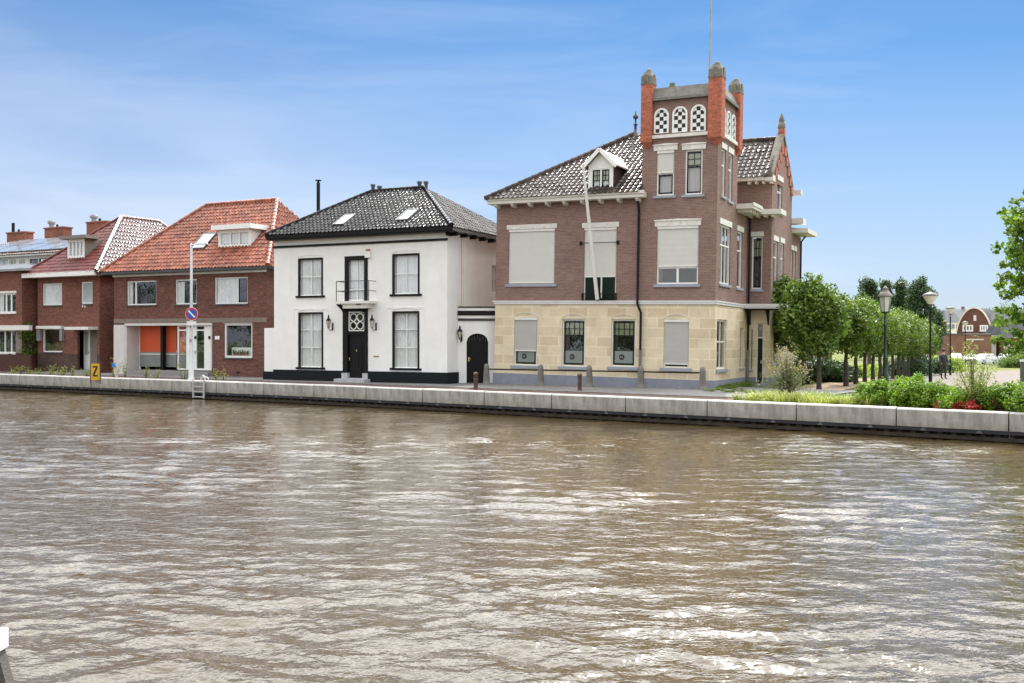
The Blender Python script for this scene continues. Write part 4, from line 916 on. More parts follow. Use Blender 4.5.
for qd in (((343.5,213.5),(355,213),(346,223),(335.5,223.5)),((405.5,208.5),(418,208),(409.5,218.5),(397.5,219))): skylight(H,rf,qd,-o_,ez,ry,RZ,lift=.10)
for (px,pt,pb_) in ((373,188.5,196),(379.5,190.5,196),(419.5,185,192),(426,186.5,193)):
    o,d=H.ray(px,pb_); t=(ry-o.y)/d.y; p=o+d*t; q=MB(); h=(pb_-pt)/F*52.5; q.lathe(p.x,ry,[(.09,RZ-.2),(.09,RZ+h-.12),(.13,RZ+h-.11),(.13,RZ+h)],10); q.build('vent_pipe',plain('grey_blue_vent',(.16,.19,.23),.4,.1),rf)
p=H.ray(318.3,222); t=(6.2-p[0].y)/p[1].y; c_=p[0]+p[1]*t; mb=MB(); mb.box(c_.x-.32,c_.x+.32,5.9,6.5,6.5,c_.z+.12); ch=mb.build('chimney',plain('old_chimney',(.22,.18,.14),.9,.3),rf)
zt_=H.fr(318.5,181,6.2)[1]; mb=MB(); mb.tube([(c_.x,6.2,c_.z),(c_.x,6.2,zt_-.1)],.10,10); mb.lathe(c_.x,6.2,[(.06,zt_-.1),(.06,zt_),(.17,zt_+.0),(.17,zt_+.05)],10); mb.build('flue_pipe',IRON,ch)

# ================================================================== GARDEN WALL WITH ARCHED GATE
g0=H.M@Vector((Bw+.0,1.05,0)); g1=A.M@Vector((-.02,.62,0)); gd=(g1-g0); gl=math.hypot(gd.x,gd.y)
G=Bld('garden_wall',(g0.x,g0.y,PAVE),math.atan2(gd.y,gd.x),'low white garden wall with black arched gate between the white house and the mansion','garden wall')
x0,_=G.fr(466.5,350); x1,_=G.fr(488.2,350); _,zs=G.fr(477,342); _,zt=G.fr(477,333.5); _,zw=G.fr(476,318.5)
mb=MB(); n=14; xm=(x0+x1)/2; arc=[(x0+(x1-x0)*k/n, zs+(zt-zs)*math.sqrt(max(0,1-(2*k/n-1)**2))) for k in range(n+1)]
mb.quad((.002,0,0),(x0,0,0),(x0,0,zw),(.002,0,zw)); mb.quad((x1,0,0),(gl-.003,0,0),(gl-.003,0,zw),(x1,0,zw))
for k in range(n): (xa,za_),(xb,zb_)=arc[k],arc[k+1]; mb.quad((xa,0,za_),(xb,0,zb_),(xb,0,zw),(xa,0,zw)); mb.quad((xa,0,za_),(xa,.25,za_),(xb,.25,zb_),(xb,0,zb_))
mb.quad((x0,0,0),(x0,0,zs),(x0,.25,zs),(x0,.25,0)); mb.quad((x1,0,0),(x1,.25,0),(x1,.25,zs),(x1,0,zs)); mb.quad((0,.26,0),(gl,.26,0),(gl,.26,zw),(0,.26,zw)); mb.build('wall',PLASTER,G.o)
mb=MB(); k_=8
for k in range(k_):
    xa=x0+(x1-x0)*k/k_; xb=x0+(x1-x0)*(k+1)/k_
    f_=lambda x: zs+(zt-zs)*math.sqrt(max(0,1-((x-xm)/(x1-xm))**2))
    mb.prism([(xa+.008,.16,0),(xb-.008,.16,0),(xb-.008,.16,f_(xb-.01)+.02),((xa+xb)/2,.16,f_((xa+xb)/2)+.02),(xa+.008,.16,f_(xa+.01)+.02)],(0,.05,0))
mb.box(x0,x1,.212,.24,0,zs); gt=mb.build('gate',BLACK,G.o)
mb=MB(); mb.box(x0+.08,x0+.13,.1,.16,1.0,1.2); mb.tube([(x0+.105,.1,1.12),(x0+.2,.08,1.12)],.012,6); mb.build('handle',MATS['brass'],gt)
mb=MB(); z_=zw; mb.box(-.06+.065,gl-.005,-.10,.3,z_+.02,z_+.14); mb.build('white_coping',PLASTER,G.o)
mb=MB(); mb.box(.004,gl-.004,-.06,-.001,z_-.10,z_-.03); mb.box(.004,gl-.004,-.14,.31,z_+.142,z_+.36); mb.box(.004,gl-.004,-.10,.3,z_+.5,z_+.56); mb.build('black_moulding',BLACK,G.o)
mb=MB(); mb.box(.005,gl-.005,-.07,.29,z_+.361,z_+.499); mb.build('white_frieze',PLASTER,G.o)
wall_lamp(G.o,G.fr(460.4,335)[0]-.02,G.fr(460.4,336)[1])

# ================================================================== RED-ROOFED SHOP HOUSE
th=R(63.5); u=Vector((math.sin(th),-math.cos(th))); rc=Vector((-13.0,53.5)); W3=11.2; org=rc-u*W3
C=Bld('shop_house',(org.x,org.y,PAVE),-(math.pi/2-th),'wide dark brick house with orange tiled hipped roof and orange shop panel','house')
fp=FP(0); D=8.0; EZ=5.72; opF=[]
r=C.frect(126.8,156.3,280.8,305); opF.append(r); window(C.o,fp,r,.07,WHITE,vs=(.28,),bw=.10,sill=GUTTER,sillo=.03,curt=CURT,curtrect=(0,.12,0,1))
r=C.frect(175.3,196.6,279.2,304.3); opF.append(r); window(C.o,fp,r,.07,WHITE,sill=GUTTER,sillo=.03,curt=CURT,curtrect=(0,.35,0,.9))
r=C.frect(214.5,247.6,277.2,303.8); opF.append(r); window(C.o,fp,r,.07,WHITE,vs=(.69,),bw=.06,sill=GUTTER,sillo=.03,curt=CURT,curtrect=(.0,.70,0,1),sash=(IRON,[(.70,.97,.05,.96)]))
r=C.frect(224.0,252.3,323.3,357.8); opF.append(r); w3=window(C.o,fp,r,.11,WHITE,hs=(),sill=GUTTER,sillo=.05,lintel=(WHITE,.0,.02))
a0,a1,b0,b1=r; mb=MB(); mb.box(a0+.15,a1-.15,.45,.47,b0+.05,b0+.55); mb.build('half_curtain',CURT,w3)
mb=MB()
for k in range(5): 
    xx=a0+.4+k*.22; mb.lathe(xx,.36,[(.06,b0+.11),(.08,b0+.24)],8,1)
    for j in range(10): t=random.random()*6.28; mb.tube([(xx,.36,b0+.2),(xx+.1*math.cos(t),.36+.08*math.sin(t),b0+.3+random.random()*.15)],[.03,.01],4,0,False)
mb.build('potted_plants',[DARKL,plain('terracotta',(.35,.13,.08),.8)],w3)
# shop front: recess
x0=C.fr(114.8,350)[0]; xA=C.fr(125.5,350)[0]; xB=C.fr(139.5,350,.8)[0]; xC=C.fr(176.5,350)[0]; xD=C.fr(211.5,350)[0]
zl=C.fr(170,325.5)[1]; zf=.42
opF.append((xA,xC,-.01,zl)); opF.append((xC,xD,-.01,zl))
mb=MB(); wall(mb,fp,0,W3,0,EZ,opF,rev=.12)
mb.quad((W3,0,0),(W3,D,0),(W3,D,EZ),(W3,0,EZ)); mb.quad((0,0,0),(0,0,EZ),(0,D,EZ),(0,D,0)); mb.quad((0,D,0),(W3,D,0),(W3,D,EZ),(0,D,EZ))
mb.build('wall',BRICK_R,C.o)
mb=MB(); zb=C.fr(240,320.3)[1]; mb.box(-.0,W3+.02,-.025,-.002,zb-.11,zb+.13); mb.build('stone_band',plain('grey_brown_band',(.20,.165,.135),.85,.15,4),C.o)
mb=MB(); mb.box(.02,xA,-.05,.1,0,zl+.05); mb.box(xA,xA+.12,-.03,.9,0,zl); mb.box(xA,xD+.08,-.08,.06,zl+.0,zl+.13); mb.box(xD-.02,xD+.06,-.04,.1,zf,zl); mb.build('white_shop_surround',PLASTER_G,C.o)
mb=MB(); mb.quad((xA+.12,.9,0),(xB,.9,0),(xB,.9,zl),(xA+.12,.9,zl)); mb.box(xA,xC,.12,1.4,zl+.001,zl+.05); mb.build('recess_wall',WHITED,C.o)
zo=C.fr(158,355,.8)[1]
mb=MB(); mb.box(xB,xC-.02,.85,.9,zo+.08,zl-.0); mb.build('orange_panel',ORANGE,C.o)
mb=MB(); mb.box(xB,xC-.02,.83,.88,zf,zo+.02); 
for k in range(5): z_=zf+.1+k*.16; mb.box(xB,xC-.02,.815,.83,z_,z_+.1)
mb.box(xB,xC-.02,.80,.86,zo+.02,zo+.08,1); mb.build('grey_panel',[GREYP,WHITED],C.o)
xp=C.fr(163,340,.6)[0]; mb=MB(); mb.box(xp-.10,xp+.10,.5,.72,0,zl); mb.build('post',BLACK,C.o)
mb=MB(); mb.box(xA,xD,.0,1.4,-.2,zf-.18); mb.box(xA+.4,xD+.1,-.4,-.001,-.2,.2); mb.build('threshold',plain('grey_slab_stone',(.25,.245,.24),.85,.15),C.o)
for i,(p0,p1) in enumerate(((177.2,188.6),(194.8,206.5))):
    a0=C.fr(p0,345,.1)[0]; a1=C.fr(p1,345,.1)[0]
    q=MB(); zt_=C.fr(190,329.5)[1]; zq=.3
    for bx in ((a0,a0+.16,zq,zl),(a1-.13,a1,zq,zl),(a0+.16,a1-.13,zt_-.08,zt_),(a0+.16,a1-.13,zl-.06,zl),(a0+.16,a1-.13,zq,zq+.1)): pbox(q,fp,*bx,.06,.13)
    d_=q.build('shop_door',WHITE,C.o); q=MB(); pbox(q,fp,a0+.14,a1-.11,zq+.05,zl-.03,.095,.10); q.build('pane',GLASS,d_)
    q=MB(); pbox(q,fp,a0+.06,a0+.10,1.2,1.4,.0,.06); q.build('handle',STEEL,d_); q=MB(); pbox(q,fp,a0,a1,0,zl,.9,.92); q.build('hall_back',DARKIN,d_)
    if i==0: ad0=a1
    else:
        q=MB(); pbox(q,fp,ad0,a0,.3,zl,.05,.14); pbox(q,fp,a1,xD-.02,.3,zl,.05,.14); q.build('door_pier',WHITE,C.o)
        q=MB(); 
        for px in (195.0,209): xx,zz_=C.fr(px,337.5); q.box(xx-.06,xx+.06,.0,.05,zz_-.08,zz_+.08)
        q.build('door_bell',IRON,C.o)
xx,zz_=C.fr(217.3,337.6); mb=MB(); mb.box(xx-.16,xx+.16,-.02,-.002,zz_-.1,zz_+.09); mb.build('name_plate',WHITE,C.o)
xx,zz_=C.fr(238,372.5); mb=MB(); mb.box(xx-.1,xx+.1,-.012,-.002,zz_-.05,zz_+.05); mb.build('vent_grille',IRON,C.o)
mb=MB(); ov=.45; mb.box(-ov,W3+ov,-ov-.05,-ov+.1,EZ+.0,EZ+.2); mb.box(-ov,W3+.2,-ov+.1,-.002,EZ-.02,EZ+.06); mb.box(W3+ov-.1,W3+ov,-ov,D,EZ+.001,EZ+.201); mb.box(-ov,-ov+.1,-ov,D,EZ+.001,EZ+.201); gt=mb.build('gutter',GUTTER,C.o)
mb=MB(); mb.box(0,W3,-.12,-.002,EZ-.14,EZ-.02); mb.build('soffit_board',WHITED,C.o)
mb=MB(); ez=EZ+.15; o_=.5; RZ=9.98; rx0,rx1=3.3,8.62; ry=4.0
c=[(-o_,-o_,ez),(W3+o_,-o_,ez),(rx1,ry,RZ),(rx0,ry,RZ)]
tile_slope(mb,c,.235,.33,.065,.045,seed=21); tile_slope(mb,[(W3+o_,-o_,ez),(W3+o_,D+o_,ez),(rx1,ry,RZ)],.235,.33,.07,.045,seed=22); tile_slope(mb,[(-o_,D+o_,ez),(-o_,-o_,ez),(rx0,ry,RZ)],.235,.33,.045,seed=23)
mb.quad((W3+o_,D+o_,ez),(-o_,D+o_,ez),(rx0,ry,RZ),(rx1,ry,RZ))
for p,q in ((c[0],c[3]),(c[1],c[2]),(c[3],c[2])): ridge(mb,Vector(p)+Vector((0,0,.04)),Vector(q)+Vector((0,0,.05)),.13,.36)
rf=mb.build('roof',TILE_O,C.o)
skylight(C,rf,((203,231.5),(216,231),(206.5,246),(193,247)),-o_,ez,ry,RZ,lift=.14)
# box dormer
slope=(RZ-ez)/(ry+o_)
def box_dormer(bl,par_o,pxl,pxr,pyt,pyb,eavey,ezz,sl,fascia,cheekm,wins,fm,frontm,ovh=.3,fh=.18,clip=False):
    zlo=None
    # find y where the front foot meets the slope
    o,d=bl.ray((pxl+pxr)/2,pyb); 
    # z = ezz+(y-eavey)*sl
    t=(ezz-eavey*sl-o.z+o.y*sl)/(d.z-d.y*sl); p=o+d*t; y=p.y
    a0,_=bl.fr(pxl,(pyt+pyb)/2,y); a1,_=bl.fr(pxr,(pyt+pyb)/2,y); z0=p.z+.02; z1=bl.fr((pxl+pxr)/2,pyt,y)[1]
    yb=y+(z1-z0)/sl+.05
    f=FP(y); mb=MB(); rect=(a0+.12,a1-.12,z0+.1,z1-.12); wall(mb,f,a0,a1,z0-.05,z1,[rect],0,.08); dm=mb.build('dormer',frontm,par_o)
    mb=MB(); mb.poly([(a1,y,z0-.05),(a1,yb,z1),(a1,y,z1)]); mb.build('dormer_cheek',cheekm,dm); mb=MB(); mb.poly([(a0,y,z0-.05),(a0,y,z1),(a0,yb,z1)]); mb.build('dormer_cheek',cheekm,dm)
    mb=MB(); mb.prism([(a0-ovh,y-.3,z1+.001),(a1+ovh,y-.3,z1+.001),(a1+ovh,(y+yb)/2 if clip else yb+.3,z1+.001),(a0-ovh,yb+.3,z1+.001)],(0,0,fh)); mb.build('flat_roof',fascia,dm)
    window(dm,f,rect,.06,fm,vs=wins,bw=.10,rec=.05,back=True,curt=CURT,curtrect=(.02,.98,0,1)); return dm
box_dormer(C,C.o,218.2,250.5,229.5,247.5,-o_,ez,slope,WHITE,plain('white_cheek_boards',(.68,.68,.66),.6,.06,8),(.345,.66),WHITE,WHITE,.25,.26)

# ================================================================== BRICK HOUSE LEFT OF IT
th=R(61); u=Vector((math.sin(th),-math.cos(th))); rc=Vector((-24.4,59.8)); W2=5.65; org=rc-u*W2
E=Bld('brick_house',(org.x,org.y,PAVE),-(math.pi/2-th),'narrow red brick house with dark red roof and grey boarded dormer','house')
fp=FP(0); D=10.7; EZ=5.75; opF=[]
r=E.frect(42.4,62,283.3,305.2); opF.append(r); window(E.o,fp,r,.07,WHITE,sill=GUTTER,sillo=.03,curt=CURT,curtrect=(0,1,0,1))  # full pale curtain stands in for a sky reflection on the pane
r=E.frect(81,92.6,281.8,303.8); opF.append(r); window(E.o,fp,r,.08,WHITE,sill=GUTTER,sillo=.03,pane=SKYGLASS)
r=E.frect(42.6,62.2,328.5,352); opF.append(r); wg=window(E.o,fp,r,.07,WHITE,sill=GUTTER,sillo=.03)
a0,a1,b0,b1=r; mb=MB(); mb.box(a0-.35,a1+.15,-.22,-.002,b1-.02,b1+.16); mb.box(a0-.35,a0-.05,-.18,-.002,b1-.75,b1-.02,1); mb.box(a1-.02,a1+.2,-.18,-.002,b1-.75,b1-.02,1); mb.build('shutter_box',[WHITED,GREYP],wg)
# door recess
x0,x1,z0,z1=E.frect(77.5,97,329.5,371); z0=.15; opF.append((x0,x1,-.01,z1)); f2=FP(.55)
mb=MB(); xa=E.fr(83,350,.5)[0]; xb=E.fr(89.3,350,.5)[0]; pbox(mb,f2,xa,xb,z0,z1,0,.06); dr=mb.build('front_door',WHITE,E.o); mb=MB(); pbox(mb,f2,xa+.12,xb-.14,z0+.9,z1-.15,-.02,-.005); mb.build('pane',GLASS,dr); mb=MB(); pbox(mb,f2,xb-.1,xb-.06,1.1,1.25,-.05,0); mb.build('handle',STEEL,dr)
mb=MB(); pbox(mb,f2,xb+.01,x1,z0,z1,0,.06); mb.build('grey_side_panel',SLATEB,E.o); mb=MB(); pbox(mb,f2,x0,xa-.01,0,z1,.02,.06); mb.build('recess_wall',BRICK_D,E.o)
mb=MB(); mb.box(x0-.3,x1+.1,-.7,-.002,z1-.02,z1+.16); mb.build('door_canopy',WHITED,E.o); mb=MB(); mb.box(x0+.3,x1,-.5,.5,-.1,.15); mb.build('doorstep',plain('grey_slab_stone',(.3,.3,.3)),E.o)
mb=MB(); xx,zz_=E.fr(85,306.5); mb.tube([(xx,0,zz_),(xx+.1,-.25,zz_+.05),(xx+.15,-.3,zz_-.05)],.03,6); mb.tube([(xx,0,zz_),(xx,-.03,zz_)],.08,8); mb.build('wall_light',WHITED,E.o)
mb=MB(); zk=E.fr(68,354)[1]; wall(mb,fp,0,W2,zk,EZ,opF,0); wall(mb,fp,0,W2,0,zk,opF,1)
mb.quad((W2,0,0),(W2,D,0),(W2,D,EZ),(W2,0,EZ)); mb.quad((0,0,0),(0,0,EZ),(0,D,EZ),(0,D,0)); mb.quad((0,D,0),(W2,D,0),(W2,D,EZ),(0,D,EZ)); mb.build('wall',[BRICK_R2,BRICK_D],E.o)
mb=MB(); ov=.62; mb.box(-ov,W2+.35,-ov-.05,-ov+.08,EZ+.0,EZ+.26); mb.box(-ov,W2+.35,-ov+.08,-.002,EZ,EZ+.05); mb.box(-ov,-ov+.1,-ov,D,EZ+.001,EZ+.261); mb.build('white_gutter',WHITE,E.o)
mb=MB(); mb.box(W2+.002,W2+.4,-ov+.1,D,EZ+.02,EZ+.22); mb.build('side_gutter',GUTTER,E.o)
mb=MB(); ez=EZ+.2; o_=.6; xr_=W2-2.9; ry=4.0; RZ=9.75; yb_=7.0; ox=.4
tile_slope(mb,[(-o_,-o_,ez),(W2+ox,-o_,ez),(xr_,ry,RZ)],.24,.34,.04,seed=31,m=0)
tile_slope(mb,[(W2+ox,-o_,ez),(W2+ox,D+ox,ez),(xr_,yb_,RZ),(xr_,ry,RZ)],.24,.34,.085,.06,seed=32,m=1)
tile_slope(mb,[(-o_,D+ox,ez),(-o_,-o_,ez),(xr_,ry,RZ),(xr_,yb_,RZ)],.24,.34,.04,seed=33,m=0); mb.poly([(W2+ox,D+ox,ez),(-o_,D+ox,ez),(xr_,yb_,RZ)])
for p,q in (((W2+ox,-o_,ez),(xr_,ry,RZ)),((xr_,ry,RZ),(xr_,yb_,RZ)),((xr_,yb_,RZ),(W2+ox,D+ox,ez))): ridge(mb,Vector(p)+Vector((0,0,.05)),Vector(q)+Vector((0,0,.06)),.13,.36,1)
ridge(mb,(-o_,-o_,ez+.05),(xr_,ry,RZ+.05),.10,.36,0)
rf=mb.build('roof',[TILE_P,tile_mat('glazed_brown_tile',(.11,.042,.038),(.15,.06,.052),None,.14,1.0,1.0)],E.o)
box_dormer(E,E.o,67.5,84.5,239,258.5,-o_,ez,(RZ-ez)/(ry+o_),SLATEB,SLATEB,(.25,.5,.75),WHITE,WHITE,.40,.20,True)
def chimney(bl,par,px0,px1,pyt,y,zlow,pots,name='chimney'):
    a0,zt=bl.fr(px0,pyt,y); a1,_=bl.fr(px1,pyt,y)
    mb=MB(); mb.box(a0,a1,y,y+.7,zlow,zt-.1); mb.box(a0-.06,a1+.06,y-.06,y+.76,zt-.1,zt); c=mb.build(name,BRICK_C,par)
    for (px,pt_,r_,kind) in pots:
        x_,z_=bl.fr(px,pt_,y+.35); q=MB()
        if kind=='cap': q.tube([(x_,y+.35,zt),(x_,y+.35,z_-.25)],r_*.7,10); q.lathe(x_,y+.35,[(r_,z_-.26),(r_*1.2,z_-.12),(r_*.9,z_)],10)
        else: q.tube([(x_,y+.35,zt),(x_,y+.35,z_)],r_,8)
        q.build('chimney_pot',ZINC if kind=='cap' else IRON,c)
chimney(E,rf,86.5,106,222,8.3,7,((94,214.8,.26,'cap'),(99.8,218.5,.09,'pipe')))

# ================================================================== TERRACE HOUSE AT THE LEFT EDGE
u=Vector((math.sin(th),-math.cos(th))); rc=Vector((-30.2,62.3)); W1=9.0; org=rc-u*W1
T=Bld('terrace_house',(org.x,org.y,PAVE),-(math.pi/2-th),'red brick terrace house with bay and solar panels at the left edge','house')
fp=FP(0); opF=[]; zr=T.fr(10,271.5)[1]; xR=W1
r=T.frect(-12,16,293.5,313); opF.append(r); window(T.o,fp,r,.09,WHITE,vs=(.3,.62,.8),bw=.12,sill=LINTEL,lintel=(LINTEL,.05,.14),curt=CURT,curtrect=(.3,.5,0,1))
r=T.frect(-20,15.5,330,353); opF.append(r); window(T.o,fp,r,.08,WHITE,vs=(.3,.5,.68,.86),bw=.09,sill=LINTEL,curt=CURT,curtrect=(0,.3,0,.7))
mb=MB(); zg=T.fr(8,353)[1]; wall(mb,fp,0,W1,zg,zr,opF,0); mb.quad((W1,0,0),(W1,1.5,0),(W1,1.5,zr),(W1,0,zr)); mb.quad((W1,1.5,zr),(W1+2,1.5,zr),(W1+2,3,zr),(W1,3,zr)); wall(mb,fp,0,W1,0,zg,(),1)
mb.quad((W1,1.5,0),(W1+2.2,1.5,0),(W1+2.2,1.5,zr),(W1,1.5,zr)); mb.build('wall',[BRICK_R2,BOUND],T.o)
mb=MB(); zc=T.fr(10,328)[1]; mb.box(0,W1+1.0,-.25,-.002,zc-.14,zc+.16); mb.build('white_fascia',WHITED,T.o); mb=MB(); mb.box(W1-.55,W1+.01,-.03,-.002,zg,zc-.14); mb.build('grey_post',SLATEB,T.o)
mb=MB(); mb.box(-.3,W1+1.0,-.3,.1,zr+.0,zr+.14); mb.build('bay_gutter',ZINC,T.o)
mb=MB(); mb.hexa([(-.2,-.1,zr+.14),(W1+.4,-.1,zr+.14),(W1+.4,2.29,zr+.14),(-.2,2.29,zr+.14)],[(-.2,1.3,zr+.6),(W1-1.2,1.3,zr+.6),(W1-.9,2.29,zr+.6),(-.2,2.29,zr+.6)]); mb.build('lead_bay_roof',plain('lead_sheet',(.13,.14,.155),.85,.2,spec=.1),T.o)
y2=2.3; z2=T.fr(20,257,y2)[1]; f2=FP(y2); W1b=W1+.6; opU=[]
for (x0,x1) in ((-4,8),(9.5,16),(19,25)): r=T.frect(x0,x1,259.5,267,y2); opU.append(r); window(T.o,f2,r,.06,WHITE,vs=(.5,),back=True,curt=CURT,curtrect=(0,.9,0,1))
r=T.frect(29.5,38,259,268.5,y2); opU.append(r); window(T.o,f2,r,.05,GUTTER,back=True)
r=T.frect(38.7,50,258,268,y2); opU.append(r); window(T.o,f2,r,.05,GUTTER,vs=(.5,),back=True)
mb=MB(); wall(mb,f2,-1,W1b,zr-1,z2,opU,0); mb.quad((W1b,y2,0),(W1b,y2+8,0),(W1b,y2+8,z2),(W1b,y2,z2)); mb.build('upper_wall',PLASTER_C,T.o)
mb=MB(); mb.box(-1,W1b+.3,y2-.45,y2-.002,z2,z2+.14); mb.build('upper_gutter',LINTEL,T.o)
zr2=T.fr(40,239.5,y2+4.2)[1]; sl=(zr2-z2-.14)/4.7; ya=y2-.5
mb=MB(); tile_slope(mb,[(-1,ya,z2+.14),(W1b+.3,ya,z2+.14),(W1b+.3,ya+4.7,zr2),(-1,ya+4.7,zr2)],.25,.35,.03,seed=41); mb.quad((-1,ya+4.7,zr2),(W1b+.3,ya+4.7,zr2),(W1b+.3,ya+9.4,z2+.1),(-1,ya+9.4,z2+.1)); mb.build('roof',plain('brown_roof_tile',(.16,.11,.09),.5,.2),T.o); 
rf=[o for o in COL.objects if o.name.startswith('roof') and o.parent==T.o][0]
# solar panels
lx=0.2
for i in range(6):
    xx0=.3+i*2.1+.05; 
    for j in range(2):
        v0=.35+j*2.1; v1=v0+2.02
        def P(x,v,l): return (x,ya+v*.0+v*math.cos(math.atan(sl))-l*math.sin(math.atan(sl)),z2+.14+v*math.sin(math.atan(sl))+l*math.cos(math.atan(sl)))
        if v1*math.cos(math.atan(sl))>4.6: v1=4.6/math.cos(math.atan(sl))
        mb=MB(); mb.hexa([P(xx0,v0,.06),P(xx0+2.0,v0,.06),P(xx0+2.0,v1,.06),P(xx0,v1,.06)],[P(xx0,v0,.13),P(xx0+2.0,v0,.13),P(xx0+2.0,v1,.13),P(xx0,v1,.13)])
        pn=mb.build('solar_panel',GUTTER,rf); mb=MB(); mb.quad(P(xx0+.04,v0+.04,.135),P(xx0+1.96,v0+.04,.135),P(xx0+1.96,v1-.04,.135),P(xx0+.04,v1-.04,.135)); mb.build('glass',PVGLASS,pn)
chimney(T,rf,6.8,24.8,232.5,y2+4.4,z2+1,((13.2,223,.11,'pipe'),(18.8,229.5,.08,'pipe')))
chimney(T,rf,44.5,63.3,227.8,y2+4.6,z2+1,((51.5,220.5,.24,'cap'),(57.3,224.5,.08,'pipe')))


# ================================================================== STREET FURNITURE ON THE QUAY
def lighten(m): return m
# round stone posts with a rail in front of the mansion
STONEP=plain('post_stone',(.16,.15,.135),.9,.25,6,.006)
tops=[]
posts=[(486.5,383.8,'grey stone post with rail beside the arched gate, first of the row'),(540.7,385,'grey stone post standing left of the first dark mansion window'),(589.3,386.6,'grey stone post standing right of the first dark mansion window'),(640.8,388.3,'grey stone post at the foot of the mansion drainpipe'),(702.7,391.0,'grey stone post at the corner of the mansion where the rail ends')]
for i,(px,py,lab) in enumerate(posts):
    x=A.fr(px,py,-.78)[0]; p=A.M@Vector((x,-.78,0)); p.z=PAVE
    mb=MB(); mb.lathe(0,0,[(.185,-.05),(.185,.05),(.155,.06),(.145,.3),(.12,.72),(.115,.82),(.095,.89),(.05,.93),(.01,.94)],14)
    o=mb.build('stone_post',STONEP); o.location=p; tag(o,lab,'post','stone posts of the rail in front of the mansion'); tops.append(p+Vector((0,0,.69)))
mb=MB(); c0=tops[0]
for a,b in zip(tops[:-1],tops[1:]):
    d=(b-a).normalized(); mb.tube([a+d*.13-c0,b-d*.13-c0],.032,8)
o=mb.build('guard_rail',IRON); o.location=c0; tag(o,'thin black iron rail running between the grey stone posts before the mansion','rail')
for px,py,lab in ((475.8,389.0,'short brown iron bollard near the arched gate'),(579.8,390.5,'short brown iron bollard in front of the second mansion window')):
    d=(CAMZ-PAVE)*F/(py-HY); p=at_px(px,py,d); mb=MB(); mb.lathe(0,0,[(.085,-.05),(.085,.62),(.10,.63),(.10,.68),(.07,.72),(.02,.74)],10); mb.lathe(0,0,[(.10,.42),(.10,.47)],10)
    o=mb.build('bollard',plain('brown_bollard',(.13,.075,.06),.6,.2,5)); o.location=(p.x,p.y,PAVE-.03); tag(o,lab,'bollard','short brown bollards on the quay')
# white lamp post with parking sign and ladder
q,_=quay_px(192.0); n_=Vector((.5,.86)); lp=at_px(191.3,HY,q.y+.55).to_2d()
L=empty('street_lamp',at_loc(lp.x,lp.y,PAVE),'slim pale grey street lamp with short arm standing beside the quay ladder','street lamp')
ht=(HY-243)/F*lp.y+CAMZ-PAVE
mb=MB(); mb.lathe(0,0,[(.17,-.05),(.17,.1),(.13,.14),(.12,1.5),(.085,1.6),(.075,3),(.055,ht-.05),(.03,ht)],12); po=mb.build('pole',STEEL,L)
mb=MB(); mb.tube([(0,0,ht-.12),(.28,-.06,ht-.05)],.035,8); mb.hexa([(.2,-.16,ht-.12),(.85,-.26,ht-.07),(.85,-.02,ht-.07),(.2,.06,ht-.12)],[(.22,-.12,ht-.0),(.8,-.22,ht+.03),(.8,-.06,ht+.03),(.22,.02,ht-.0)]); mb.build('lamp_head',STEEL,L)
mb=MB(); mb.box(-.05,.05,-.14,-.118,1.9,2.05); mb.box(-.04,.04,-.135,-.118,2.6,2.7); mb.build('hatch',GREYP,L)
sg=Vector((lp.x+.07,lp.y-.17,0)); zs=(HY-314)/F*lp.y+CAMZ
sn=empty('parking_sign',at_loc(sg.x,sg.y,zs,R(-6)),'round blue and red no parking sign fixed to the pale street lamp','sign')
def disc(r,y,n=32,m=0,mb=None,t=.004):
    mb.prism([(r*math.cos(2*math.pi*k/n),y,r*math.sin(2*math.pi*k/n)) for k in range(n)],(0,t,0),m)
SRED=plain('sign_red',(.55,.025,.03),.4,.03); SBLUE=plain('sign_blue',(.02,.10,.42),.4,.03); SWHT=plain('sign_white',(.75,.75,.75),.4,.03)
mb=MB(); disc(.32,0,m=0,mb=mb); mb.build('backing_plate',SWHT,sn)
mb=MB(); disc(.305,-.005,m=0,mb=mb); mb.build('red_ring',SRED,sn)
mb=MB(); disc(.235,-.010,m=0,mb=mb); mb.build('blue_field',SBLUE,sn)
mb=MB(); d=.235*.97; mb.bar((-d*.707,-.014,d*.707),(d*.707,-.014,-d*.707),.075,.004,0,up=(0,1,0)); mb.build('diagonal_slash',SWHT,sn)
mb=MB(); mb.box(-.24,.24,-.01,.01,-.56,-.36); for_=None
mb.build('under_plate',SWHT,sn)
# ladder
q,d_=quay_px(200.3)
LD=empty('quay_ladder',at_loc(q.x,q.y,0,math.atan2(d_.y,d_.x)),'grey steel ladder with hooped handrail hanging on the quay wall','ladder')
for xx in (-.36,.36):
    mb=MB(); mb.box(xx-.035,xx+.035,-.14,-.06,.08,.93); mb.build('stile',STEEL,LD)
for z in (.14,.38,.62,.86):
    mb=MB(); mb.box(-.325,.325,-.13,-.07,z-.025,z+.025); mb.build('rung',STEEL,LD)
mb=MB(); mb.tube([(-.1+.27*math.cos(t)+.25,-.1+.25*k_/14,.90+.26*math.sin(t)) for k_,t in enumerate(np.linspace(0,math.pi,15))],.025,8); mb.tube([(-.1+.27*math.cos(t)+.25,.15,.90+.20*math.sin(t)) for t in np.linspace(0,math.pi,15)],.02,8); mb.build('hoop',STEEL,LD)
